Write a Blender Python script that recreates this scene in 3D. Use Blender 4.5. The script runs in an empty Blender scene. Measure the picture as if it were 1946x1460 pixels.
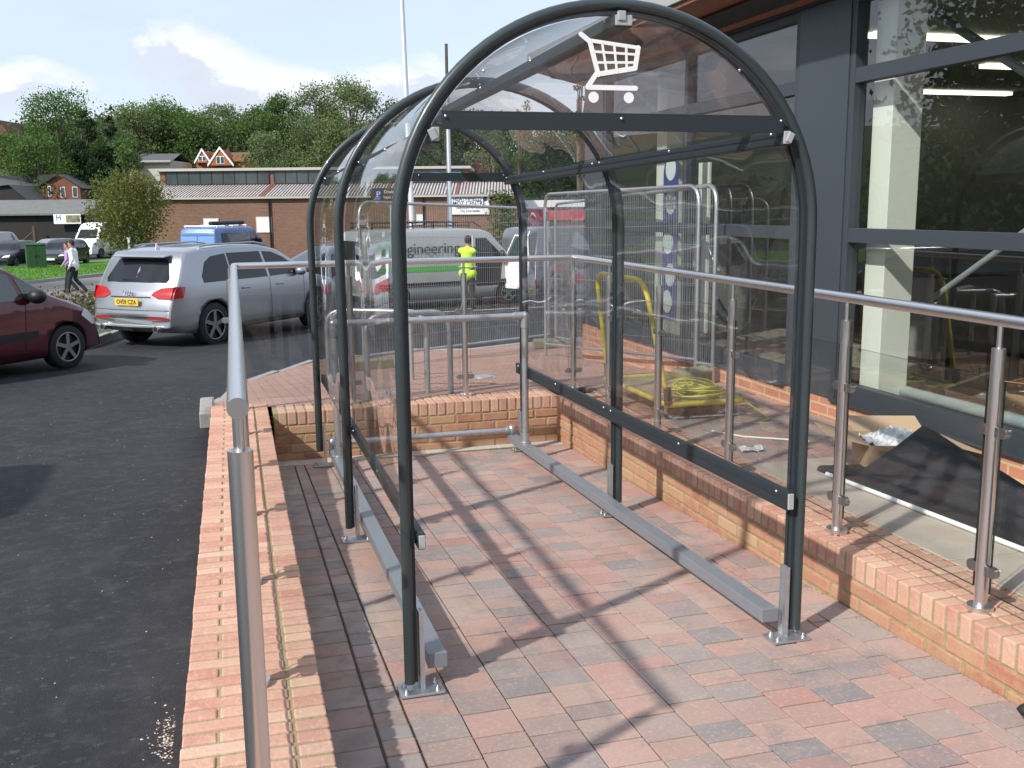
import bpy, bmesh, math, random
import numpy as np
from mathutils import Vector, Matrix, noise
R=math.radians
random.seed(7); rng=np.random.default_rng(7)
sc=bpy.context.scene; col=sc.collection
# ------------------------------------------------------------------ camera
YAW,PITCH,ROLL,F=16.172,9.986,-0.58,1925.5
CZ=1.7077
ya,pi_,ro=R(YAW),R(PITCH),R(ROLL)
FWD=Vector((math.sin(ya)*math.cos(pi_),math.cos(ya)*math.cos(pi_),-math.sin(pi_)))
r0=Vector((math.cos(ya),-math.sin(ya),0)); u0=r0.cross(FWD)
RT=r0*math.cos(ro)+u0*math.sin(ro); UP=-r0*math.sin(ro)+u0*math.cos(ro)
cam_d=bpy.data.cameras.new('camera'); cam=bpy.data.objects.new('camera',cam_d); col.objects.link(cam)
cam.matrix_world=Matrix(((RT.x,UP.x,-FWD.x,0),(RT.y,UP.y,-FWD.y,0),(RT.z,UP.z,-FWD.z,CZ),(0,0,0,1)))
cam_d.sensor_width=36; cam_d.lens=F/1946*36; cam_d.clip_start=.05; cam_d.clip_end=3000
sc.camera=cam
# ------------------------------------------------------------------ light
EL=38.8; SUNDIR=Vector((-.868*math.cos(R(EL)),-.497*math.cos(R(EL)),math.sin(R(EL))))
sun_d=bpy.data.lights.new('sun','SUN'); sun=bpy.data.objects.new('sun',sun_d); col.objects.link(sun)
sun_d.energy=3.7; sun_d.angle=R(1.3); sun_d.color=(1,.955,.88)
sun.rotation_euler=SUNDIR.to_track_quat('Z','Y').to_euler()
w=bpy.data.worlds.new('World'); sc.world=w; w.use_nodes=True
nt=w.node_tree; nt.nodes.clear(); L=nt.links.new
def N(t,**k):
    n=nt.nodes.new(t)
    for a,b in k.items(): setattr(n,a,b)
    return n
out=N('ShaderNodeOutputWorld'); bg=N('ShaderNodeBackground'); bg.inputs[1].default_value=.13
sky=N('ShaderNodeTexSky'); sky.sky_type='NISHITA'; sky.sun_disc=False; sky.sun_elevation=R(EL)
sky.sun_rotation=math.atan2(SUNDIR.x,SUNDIR.y); sky.air_density=1.2; sky.dust_density=.6; sky.ozone_density=1.3
tc=N('ShaderNodeTexCoord'); sep=N('ShaderNodeSeparateXYZ'); L(tc.outputs['Generated'],sep.inputs[0])
mx=N('ShaderNodeMath',operation='MAXIMUM'); L(sep.outputs[2],mx.inputs[0]); mx.inputs[1].default_value=0.0
ad=N('ShaderNodeMath',operation='ADD'); L(mx.outputs[0],ad.inputs[0]); ad.inputs[1].default_value=.11
dv=N('ShaderNodeVectorMath',operation='DIVIDE'); L(tc.outputs['Generated'],dv.inputs[0])
cb=N('ShaderNodeCombineXYZ'); [L(ad.outputs[0],cb.inputs[i]) for i in range(3)]; L(cb.outputs[0],dv.inputs[1])
def noi(vec,s,d,ro_,dist=0):
    n=N('ShaderNodeTexNoise'); L(vec,n.inputs['Vector']); n.inputs['Scale'].default_value=s
    n.inputs['Detail'].default_value=d; n.inputs['Roughness'].default_value=ro_; n.inputs['Distortion'].default_value=dist; return n.outputs[0]
def ramp(v,stops):
    n=N('ShaderNodeValToRGB'); L(v,n.inputs[0]); e=n.color_ramp.elements
    while len(e)<len(stops): e.new(.5)
    for q,(p,c) in zip(e,stops): q.position=p; q.color=(*c,1) if len(c)==3 else c
    return n.outputs[0]
g=lambda x:(x,x,x)
veil=ramp(noi(dv.outputs[0],.55,5,.55,.4),[(.28,g(.45)),(.58,g(.95))])
mxx=N('ShaderNodeMix',data_type='RGBA'); L(veil,mxx.inputs[0]); L(sky.outputs[0],mxx.inputs[6]); mxx.inputs[7].default_value=(4.6,5.2,6.25,1)
# cumulus: noise in direction space (flattened vertically), only near the horizon
mp=N('ShaderNodeMapping'); L(tc.outputs['Generated'],mp.inputs[0]); mp.inputs['Scale'].default_value=(1,1,1.9); mp.inputs['Location'].default_value=(.42,.1,.03)
cn=noi(mp.outputs[0],5.2,7,.55,.15)
hz=ramp(sep.outputs[2],[(0,g(.56)),(.09,g(.5)),(.17,g(.33)),(.30,g(0.22)),(.6,g(.3))])
sm=N('ShaderNodeMath',operation='ADD'); L(cn,sm.inputs[0]); L(hz,sm.inputs[1])
cm=ramp(sm.outputs[0],[(.90,g(0)),(.98,g(.9))])
mp2=N('ShaderNodeMapping'); L(tc.outputs['Generated'],mp2.inputs[0]); mp2.inputs['Scale'].default_value=(1,1,1.9); mp2.inputs['Location'].default_value=(.42,.1,.075)
cn2=noi(mp2.outputs[0],5.2,7,.55,.15)
sb=N('ShaderNodeMath',operation='SUBTRACT'); L(cn,sb.inputs[0]); L(cn2,sb.inputs[1])
cc=ramp(sb.outputs[0],[(.0,(.60,.655,.78)),(.5,(.66,.70,.80)),(.56,(.86,.88,.95))])
# shift so 0 difference -> .5
sa=N('ShaderNodeMath',operation='MULTIPLY_ADD'); L(sb.outputs[0],sa.inputs[0]); sa.inputs[1].default_value=2.2; sa.inputs[2].default_value=.5
L(sa.outputs[0],cc.node.inputs[0])
sc8=N('ShaderNodeVectorMath',operation='SCALE'); L(cc,sc8.inputs[0]); sc8.inputs[3].default_value=6.9
m2=N('ShaderNodeMix',data_type='RGBA'); L(cm,m2.inputs[0]); L(mxx.outputs[2],m2.inputs[6]); L(sc8.outputs[0],m2.inputs[7])
L(m2.outputs[2],bg.inputs[0]); L(bg.outputs[0],out.inputs[0])
sc.view_settings.view_transform='Standard'; sc.view_settings.look='None'; sc.view_settings.gamma=1
sc.view_settings.exposure=0.40
# ------------------------------------------------------------------ terrain height, rays
GP=[(-50,1.62),(0,0),(18.6,-.605),(24.5,-.76),(35.5,-.98),(54,-1.12),(60,-1.3),(78,-1.65),(130,-2.0)]
def G(y): return float(np.interp(y,[a for a,b in GP],[b for a,b in GP]))
TOP=.128       # level of the wall tops and of the terrace
EDGE=[(-.15,11.2),(.0,11.6),(.26,13.0),(1.27,14.8),(2.91,15.7),(3.73,15.4),(4.75,15.8),(5.53,16.1),(9,17.2),(20,19)]
def ye(x): return float(np.interp(x,[a for a,b in EDGE],[b for a,b in EDGE]))
def PZ(x,y):
    if y<=8.4: return TOP
    e=ye(x); return TOP+(G(e)-.02-TOP)*min(1,(y-8.4)/(e-8.4))
def ray(u,v): return FWD+RT*((u-973)/F)-UP*((v-730)/F)
def at(u,v,x=None,y=None,z=None,D=None):
    d=ray(u,v); o=Vector((0,0,CZ))
    if x is not None: t=x/d.x
    elif y is not None: t=y/d.y
    elif z is not None: t=(z-CZ)/d.z
    else: t=D/math.cos(pi_)
    return o+d*t
def ongr(u,v,fn=None):
    d=ray(u,v); t=1.
    while t<150:
        p=Vector((0,0,CZ))+d*t
        if p.z<(fn(p.x,p.y) if fn else G(p.y)): return p
        t+=.02
    return p
# ------------------------------------------------------------------ materials
def mat(name,color=(.5,.5,.5),rough=.6,metal=0,spec=.5,isl=None,nz=None,bump=None,emis=None,coat=0,alpha=1,sheen=0):
    """isl: ramp stops picked per loose piece; nz: (scale, amount, colour2); bump:(scale,strength)"""
    m=bpy.data.materials.new(name); m.use_nodes=True; t=m.node_tree; b=t.nodes['Principled BSDF']
    b.inputs['Base Color'].default_value=(*color,1); b.inputs['Roughness'].default_value=rough; b.inputs['Metallic'].default_value=metal
    b.inputs['Specular IOR Level'].default_value=spec
    if coat: b.inputs['Coat Weight'].default_value=coat; b.inputs['Coat Roughness'].default_value=.05
    if emis: b.inputs['Emission Color'].default_value=(*color,1); b.inputs['Emission Strength'].default_value=emis
    src=None; tco=t.nodes.new('ShaderNodeTexCoord')
    if isl:
        gi=t.nodes.new('ShaderNodeNewGeometry'); rp=t.nodes.new('ShaderNodeValToRGB'); t.links.new(gi.outputs['Random Per Island'],rp.inputs[0])
        e=rp.color_ramp.elements
        while len(e)<len(isl): e.new(.5)
        for i,(q,c) in enumerate(zip(e,isl)): q.position=i/(len(isl)-1); q.color=(*c,1)
        src=rp.outputs[0]
    for q in (nz if isinstance(nz,list) else [nz] if nz else []):
        s,a,c2=q[:3]; lo,hi=(q[3],q[4]) if len(q)>3 else (.4,.65)
        n=t.nodes.new('ShaderNodeTexNoise'); n.inputs['Scale'].default_value=s; n.inputs['Detail'].default_value=5; n.inputs['Roughness'].default_value=.6
        t.links.new(tco.outputs['Object'],n.inputs['Vector'])
        mr=t.nodes.new('ShaderNodeMapRange'); t.links.new(n.outputs[0],mr.inputs[0]); mr.inputs[1].default_value=lo; mr.inputs[2].default_value=hi; mr.inputs[4].default_value=a
        mi=t.nodes.new('ShaderNodeMix'); mi.data_type='RGBA'; t.links.new(mr.outputs[0],mi.inputs[0])
        if src: t.links.new(src,mi.inputs[6])
        else: mi.inputs[6].default_value=(*color,1)
        mi.inputs[7].default_value=(*c2,1); src=mi.outputs[2]
    if src: t.links.new(src,b.inputs['Base Color'])
    if bump:
        n=t.nodes.new('ShaderNodeTexNoise'); n.inputs['Scale'].default_value=bump[0]; n.inputs['Detail'].default_value=6
        t.links.new(tco.outputs['Object'],n.inputs['Vector'])
        bn=t.nodes.new('ShaderNodeBump'); bn.inputs['Strength'].default_value=bump[1]; bn.inputs['Distance'].default_value=bump[2] if len(bump)>2 else .01
        t.links.new(n.outputs[0],bn.inputs['Height']); t.links.new(bn.outputs[0],b.inputs['Normal'])
    return m
def glass(name,tint=(.9,.92,.93),ior=1.45,rough=.0,bump=None,dust=0):
    m=bpy.data.materials.new(name); m.use_nodes=True; t=m.node_tree; t.nodes.clear(); n=t.nodes.new
    o=n('ShaderNodeOutputMaterial'); mi=n('ShaderNodeMixShader'); tr=n('ShaderNodeBsdfTransparent'); gl=n('ShaderNodeBsdfGlossy'); fr=n('ShaderNodeFresnel')
    tr.inputs[0].default_value=(*tint,1); gl.inputs['Roughness'].default_value=rough; fr.inputs[0].default_value=ior
    ge=n('ShaderNodeNewGeometry'); mr=n('ShaderNodeMapRange'); mr.inputs[3].default_value=ior; mr.inputs[4].default_value=1/ior
    t.links.new(ge.outputs['Backfacing'],mr.inputs[0]); t.links.new(mr.outputs[0],fr.inputs[0])
    t.links.new(fr.outputs[0],mi.inputs[0]); t.links.new(tr.outputs[0],mi.inputs[1]); t.links.new(gl.outputs[0],mi.inputs[2]); t.links.new(mi.outputs[0],o.inputs[0])
    if dust:
        tcd=n('ShaderNodeTexCoord'); mpd=n('ShaderNodeMapping'); mpd.inputs['Scale'].default_value=(3,3,.9); nd=n('ShaderNodeTexNoise'); nd.inputs['Scale'].default_value=3; nd.inputs['Detail'].default_value=8; nd.inputs['Roughness'].default_value=.7
        t.links.new(tcd.outputs['Object'],mpd.inputs[0]); t.links.new(mpd.outputs[0],nd.inputs['Vector']); md=n('ShaderNodeMapRange'); md.inputs[1].default_value=.42; md.inputs[2].default_value=.75; md.inputs[3].default_value=dust*.25; md.inputs[4].default_value=dust; t.links.new(nd.outputs[0],md.inputs[0])
        df=n('ShaderNodeBsdfDiffuse'); df.inputs[0].default_value=(.75,.74,.72,1); m3=n('ShaderNodeMixShader'); t.links.new(md.outputs[0],m3.inputs[0]); t.links.new(mi.outputs[0],m3.inputs[1]); t.links.new(df.outputs[0],m3.inputs[2]); t.links.new(m3.outputs[0],o.inputs[0])
    if bump:
        tc_=n('ShaderNodeTexCoord'); no=n('ShaderNodeTexNoise'); no.inputs['Scale'].default_value=bump[0]; no.inputs['Detail'].default_value=bump[3] if len(bump)>3 else 1.5
        t.links.new(tc_.outputs['Object'],no.inputs['Vector']); b=n('ShaderNodeBump'); b.inputs['Strength'].default_value=bump[1]; b.inputs['Distance'].default_value=bump[2]
        t.links.new(no.outputs[0],b.inputs['Height']); t.links.new(b.outputs[0],gl.inputs['Normal'])
    return m
def bricktex(name,c1,c2,mortar,w_,h_,ms=.01,axis='XZ',rough=.9,scale=1,nz=None,offs=.5):
    m=bpy.data.materials.new(name); m.use_nodes=True; t=m.node_tree; b=t.nodes['Principled BSDF']; b.inputs['Roughness'].default_value=rough; b.inputs['Specular IOR Level'].default_value=.2
    tco=t.nodes.new('ShaderNodeTexCoord'); s=t.nodes.new('ShaderNodeSeparateXYZ'); c=t.nodes.new('ShaderNodeCombineXYZ')
    t.links.new(tco.outputs['Object'],s.inputs[0]); t.links.new(s.outputs['XYZ'.index(axis[0])],c.inputs[0]); t.links.new(s.outputs['XYZ'.index(axis[1])],c.inputs[1])
    k=t.nodes.new('ShaderNodeTexBrick'); t.links.new(c.outputs[0],k.inputs[0]); k.offset=offs
    k.inputs['Color1'].default_value=(*c1,1); k.inputs['Color2'].default_value=(*c2,1); k.inputs['Mortar'].default_value=(*mortar,1)
    k.inputs['Scale'].default_value=scale; k.inputs['Mortar Size'].default_value=ms; k.inputs['Brick Width'].default_value=w_; k.inputs['Row Height'].default_value=h_; k.inputs['Bias'].default_value=0
    src=k.outputs[0]
    if nz:
        n=t.nodes.new('ShaderNodeTexNoise'); n.inputs['Scale'].default_value=nz[0]; n.inputs['Detail'].default_value=6; t.links.new(tco.outputs['Object'],n.inputs['Vector'])
        mi=t.nodes.new('ShaderNodeMix'); mi.data_type='RGBA'; mr=t.nodes.new('ShaderNodeMapRange'); t.links.new(n.outputs[0],mr.inputs[0]); mr.inputs[1].default_value=.4; mr.inputs[2].default_value=.7; mr.inputs[4].default_value=nz[1]
        t.links.new(mr.outputs[0],mi.inputs[0]); t.links.new(src,mi.inputs[6]); mi.inputs[7].default_value=(*nz[2],1); src=mi.outputs[2]
    t.links.new(src,b.inputs['Base Color'])
    bn=t.nodes.new('ShaderNodeBump'); bn.inputs['Strength'].default_value=.5; bn.inputs['Distance'].default_value=.004; bn.invert=True
    t.links.new(k.outputs['Fac'],bn.inputs['Height']); t.links.new(bn.outputs[0],b.inputs['Normal'])
    return m
M={}
M['asphalt']=mat('asphalt',(.018,.018,.022),.80,spec=.4,nz=[(.45,.8,(.034,.034,.039)),(2.4,.6,(.013,.013,.016)),(7,.5,(.060,.060,.064),.5,.72),(22,.6,(.075,.075,.08),.58,.7),(90,.75,(.11,.11,.115),.62,.75),(35,.5,(.018,.018,.02),.55,.7)],bump=(140,.7,.006))
M['soil']=mat('soil',(.10,.10,.06),.95,nz=(3,.8,(.05,.08,.03)))
M['grass']=mat('grass',(.11,.25,.035),.9,nz=[(2.5,.6,(.13,.24,.04)),(40,.6,(.05,.12,.02))],bump=(60,.8,.03))
M['hillgreen']=mat('hillgreen',(.05,.09,.025),.95,nz=(.3,.7,(.03,.06,.02)))
M['pathgrey']=mat('pathgrey',(.20,.185,.17),.9,nz=(1.5,.6,(.15,.14,.13)),bump=(60,.3))
M['kerb']=mat('kerb',(.34,.33,.31),.9,nz=(12,.6,(.24,.23,.21)),bump=(80,.4))
M['conc']=mat('conc',(.52,.49,.43),.9,nz=[(6,.6,(.40,.36,.3)),(50,.4,(.58,.55,.5))],bump=(60,.4))
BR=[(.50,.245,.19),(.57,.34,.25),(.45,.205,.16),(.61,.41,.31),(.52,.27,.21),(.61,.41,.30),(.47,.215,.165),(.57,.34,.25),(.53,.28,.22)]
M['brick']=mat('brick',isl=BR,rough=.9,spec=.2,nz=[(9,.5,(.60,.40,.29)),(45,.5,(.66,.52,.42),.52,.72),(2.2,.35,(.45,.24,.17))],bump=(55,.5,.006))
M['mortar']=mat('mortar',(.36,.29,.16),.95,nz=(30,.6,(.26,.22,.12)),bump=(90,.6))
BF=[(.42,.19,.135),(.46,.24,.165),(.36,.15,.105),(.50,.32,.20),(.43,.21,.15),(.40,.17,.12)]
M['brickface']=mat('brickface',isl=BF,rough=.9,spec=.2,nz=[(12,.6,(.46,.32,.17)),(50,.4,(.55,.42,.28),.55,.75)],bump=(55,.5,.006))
PV=[(.41,.235,.20),(.45,.27,.23),(.36,.25,.22),(.43,.29,.245),(.41,.215,.18),(.23,.215,.215),(.46,.31,.255),(.39,.25,.21),(.29,.25,.235),(.45,.26,.21),(.19,.19,.20)]
M['paver']=mat('paver',isl=PV,rough=.85,spec=.3,nz=[(6,.75,(.235,.21,.20),.50,.66),(9,.4,(.46,.27,.20),.52,.7),(60,.45,(.54,.43,.37),.52,.70),(1.2,.35,(.48,.40,.35)),(2.6,.35,(.26,.20,.17),.58,.75)],bump=(70,.35,.004))
M['joint']=mat('joint',(.085,.07,.055),.95,nz=(20,.6,(.16,.13,.10)))
M['pavfar']=bricktex('pavfar',(.42,.245,.20),(.33,.20,.165),(.16,.10,.08),.2,.1,.006,'XY',nz=(1.6,.5,(.38,.27,.22)))
M['pavslab']=mat('pavslab',(.50,.42,.36),.85,nz=[(5,.6,(.36,.29,.23)),(1.1,.4,(.50,.43,.35))],bump=(50,.3))
M['steel']=mat('steel',(.74,.735,.73),.30,1,bump=(180,.05,.001))
M['steeld']=mat('steeld',(.45,.45,.44),.35,1)
M['galv']=mat('galv',(.52,.54,.56),.42,.85,nz=[(28,.6,(.40,.42,.44)),(90,.4,(.62,.63,.65))])
M['dgrey']=mat('dgrey',(.030,.042,.045),.36,0,spec=.55,coat=.25)
M['dmatt']=mat('dmatt',(.022,.030,.036),.5,0,spec=.4)
M['bumper']=mat('bumper',(.19,.20,.22),.38,.0,spec=.6,nz=(14,.3,(.15,.16,.17)))
M['cap']=mat('cap',(.36,.37,.37),.5)
M['bolt']=mat('bolt',(.75,.75,.75),.3,1)
M['poly']=glass('poly',(.975,.97,.97),1.58,.0,(1.2,1.0,.05,.8),dust=.03)
M['rglass']=glass('rglass',(.96,.975,.97),1.45)
M['sglass']=glass('sglass',(.90,.93,.91),2.15,.0,(.35,.10,.02,1))
M['gedge']=mat('gedge',(.01,.025,.022),.2)
M['white']=mat('white',(.85,.85,.83),.5)
M['frame']=mat('frame',(.040,.050,.062),.45,.0,spec=.5)
M['clad']=mat('clad',(.045,.056,.070),.38,.0,spec=.5,nz=(.8,.3,(.040,.050,.063)))
M['wood']=mat('wood',(.22,.085,.04),.5,nz=[(2.5,.7,(.14,.05,.025)),(18,.5,(.27,.12,.055))],spec=.4)
M['roofgrey']=mat('roofgrey',(.33,.35,.35),.6)
M['inwall']=mat('inwall',(.22,.22,.20),.9,nz=(.6,.6,(.12,.12,.11)))
M['cream']=mat('cream',(.82,.84,.76),.7)
M['infloor']=mat('infloor',(.34,.30,.25),.6,nz=(1.2,.6,(.22,.20,.17)))
M['teal']=mat('teal',(.30,.36,.36),.6)
M['tube']=mat('tube',(.36,.40,.42),.4,.3)
M['strip']=mat('strip',(1,.97,.80),emis=1.7)
M['card']=mat('card',(.46,.30,.18),.85,nz=(8,.4,(.38,.24,.14)))
M['cardin']=mat('cardin',(.52,.37,.24),.85)
M['sheet']=mat('sheet',(.018,.019,.022),.6,spec=.4,nz=[(3,.6,(.035,.036,.04)),(30,.5,(.06,.06,.065),.6,.75)],bump=(5,.5,.02))
M['plast']=mat('plast',(.72,.74,.76),.18,spec=.8,bump=(25,1,.03))
M['yellow']=mat('yellow',(.64,.52,.035),.5,nz=[(9,.6,(.36,.30,.06)),(50,.5,(.20,.16,.08),.6,.7)])
M['cable']=mat('cable',(.62,.60,.09),.5)
M['greybox']=mat('greybox',(.30,.27,.17),.9,nz=(6,.6,(.22,.20,.13)))
M['rubber']=mat('rubber',(.012,.012,.013),.75)
M['rim']=mat('rim',(.26,.27,.28),.35,.8)
M['black']=mat('black',(.01,.01,.012),.5)
M['cglass']=mat('cglass',(.010,.012,.015),.05,spec=.6,coat=.0)
M['cglassg']=mat('cglassg',(.03,.055,.05),.05,spec=.9,coat=.6)
M['red']=mat('red',(.42,.012,.012),.15,spec=.7,coat=.6)
M['lamp']=mat('lamp',(.75,.78,.80),.12,spec=.9,coat=.5)
M['plateY']=mat('plateY',(.80,.52,.03),.4)
M['plateW']=mat('plateW',(.8,.8,.8),.4)
M['silver']=mat('silver',(.37,.385,.41),.32,.72,coat=.8)
M['maroon']=mat('maroon',(.085,.008,.018),.25,.35,coat=1)
M['vangrey']=mat('vangrey',(.42,.43,.41),.38,.35,coat=.5)
M['vandark']=mat('vandark',(.20,.19,.21),.32,.6,coat=.6)
M['vanblue']=mat('vanblue',(.09,.17,.38),.35,.2,coat=.6)
M['vanwhite']=mat('vanwhite',(.80,.82,.80),.35,coat=.5)
M['carblack']=mat('carblack',(.010,.012,.017),.3,.0,coat=.4)
M['carblue']=mat('carblue',(.03,.05,.11),.25,.4,coat=1)
M['letter']=mat('letter',(.05,.055,.06),.5)
M['vgreen']=mat('vgreen',(.07,.38,.05),.5)
M['dkgreen']=mat('dkgreen',(.025,.085,.03),.6,nz=(5,.3,(.03,.07,.03)))
M['bark']=mat('bark',(.12,.095,.07),.95,nz=(12,.7,(.06,.05,.035)),bump=(20,.8))
def leafmat(name,cs):
    m=mat(name,isl=cs,rough=.7,spec=.2); t=m.node_tree; b=t.nodes['Principled BSDF']; o=t.nodes['Material Output']
    tr=t.nodes.new('ShaderNodeBsdfTranslucent'); mi=t.nodes.new('ShaderNodeMixShader'); mi.inputs[0].default_value=.42
    t.links.new(b.inputs['Base Color'].links[0].from_socket,tr.inputs[0]); t.links.new(b.outputs[0],mi.inputs[1]); t.links.new(tr.outputs[0],mi.inputs[2]); t.links.new(mi.outputs[0],o.inputs[0])
    return m
M['leafA']=leafmat('leafA',[(.075,.15,.04),(.11,.20,.05),(.05,.10,.03),(.16,.25,.07),(.085,.16,.04)])
M['leafB']=leafmat('leafB',[(.15,.21,.08),(.20,.26,.105),(.115,.165,.065),(.235,.29,.125)])
M['leafD']=leafmat('leafD',[(.02,.048,.02),(.03,.065,.025),(.042,.085,.03),(.015,.035,.016)])
M['leafR']=leafmat('leafR',[(.13,.20,.045),(.18,.24,.06),(.24,.14,.06),(.11,.17,.04),(.21,.17,.065),(.15,.22,.05),(.12,.19,.04),(.26,.12,.06)])
M['leafH']=leafmat('leafH',[(.10,.12,.05),(.15,.14,.07),(.06,.07,.03),(.20,.18,.10)])
M['leafX']=leafmat('leafX',[(.085,.135,.048),(.12,.175,.065),(.06,.10,.036)])
M['brickG']=bricktex('brickG',(.225,.115,.078),(.165,.082,.056),(.24,.19,.15),.225,.075,.008,'XZ',nz=(.55,.5,(.27,.165,.11)))
M['brickH']=bricktex('brickH',(.22,.075,.05),(.17,.06,.04),(.2,.15,.12),.225,.075,.006,'XZ')
M['brickO']=bricktex('brickO',(.42,.14,.06),(.36,.11,.05),(.3,.2,.14),.225,.075,.006,'XZ')
M['brickP']=bricktex('brickP',(.52,.20,.125),(.60,.27,.17),(.60,.47,.30),.225,.075,.008,'YZ',nz=(2,.4,(.58,.30,.2)))
M['slate']=mat('slate',(.085,.085,.09),.8,nz=(4,.5,(.11,.11,.11)))
M['tile']=mat('tile',(.19,.085,.06),.85,nz=(5,.6,(.13,.06,.045)))
M['shedroof']=mat('shedroof',(.17,.17,.165),.85,nz=(2,.6,(.12,.125,.12)))
M['shedwall']=mat('shedwall',(.020,.018,.018),.85,nz=(3,.5,(.035,.03,.028)))
M['fascia']=mat('fascia',(.48,.46,.40),.8)
M['clere']=mat('clere',(.05,.062,.066),.25,spec=.6,nz=(.7,.7,(.09,.11,.11)))
M['corrW']=mat('corrW',(.50,.48,.47),.7,nz=[(.8,.5,(.36,.30,.28)),(4,.5,(.22,.10,.08),.52,.66)])
M['corrD']=mat('corrD',(.13,.09,.085),.8,nz=(.7,.6,(.10,.09,.09)))
M['ppole']=mat('ppole',(.50,.52,.53),.5,.4)
M['signbrown']=mat('signbrown',(.07,.03,.025),.5)
M['navy']=mat('navy',(.02,.03,.12),.5)
M['pblue']=mat('pblue',(.03,.05,.30),.4)
M['cyan']=mat('cyan',(.10,.40,.55),.5)
M['redsign']=mat('redsign',(.60,.04,.08),.5)
M['sticker']=mat('sticker',(.028,.035,.15),.4)
M['stickerW']=mat('stickerW',(.42,.50,.48),.4)
M['ink']=mat('ink',(.05,.05,.06),.6)
M['skin']=mat('skin',(.48,.27,.19),.6)
M['hair']=mat('hair',(.03,.02,.015),.8)
M['shirt']=mat('shirt',(.78,.82,.80),.8)
M['lilac']=mat('lilac',(.42,.30,.52),.8)
M['trous']=mat('trous',(.02,.024,.026),.85)
M['jeans']=mat('jeans',(.10,.15,.26),.85)
M['hivis']=mat('hivis',(.56,.85,.04),.7,emis=None)
M['reflect']=mat('reflect',(.42,.50,.42),.4)
M['shoe']=mat('shoe',(.02,.015,.015),.5)
M['shoer']=mat('shoer',(.20,.03,.03),.5)
M['blackp']=mat('blackp',(.015,.016,.018),.55)
# ------------------------------------------------------------------ object helpers
def link(o,parent=None):
    col.objects.link(o)
    if parent: o.parent=parent
    return o
def tag(o,label=None,cat=None,group=None,kind=None):
    if label: o['label']=label
    if cat: o['category']=cat
    if group: o['group']=group
    if kind: o['kind']=kind
    return o
def empty(name,loc=(0,0,0),rz=0,label=None,cat=None,group=None,scale=1):
    o=bpy.data.objects.new(name,None); o.empty_display_size=.1; link(o); o.location=loc; o.rotation_euler=(0,0,rz); o.scale=(scale,)*3
    return tag(o,label,cat,group)
def meshobj(name,V,Fc,m,parent=None,smooth=False,mats=None,idx=None):
    me=bpy.data.meshes.new(name); me.from_pydata([tuple(v) for v in V],[],[tuple(f) for f in Fc]); 
    for q in (mats or [m]): me.materials.append(q)
    if idx is not None: me.polygons.foreach_set('material_index',idx)
    if smooth: me.polygons.foreach_set('use_smooth',[True]*len(me.polygons))
    me.update(); o=bpy.data.objects.new(name,me); return link(o,parent)
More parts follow.
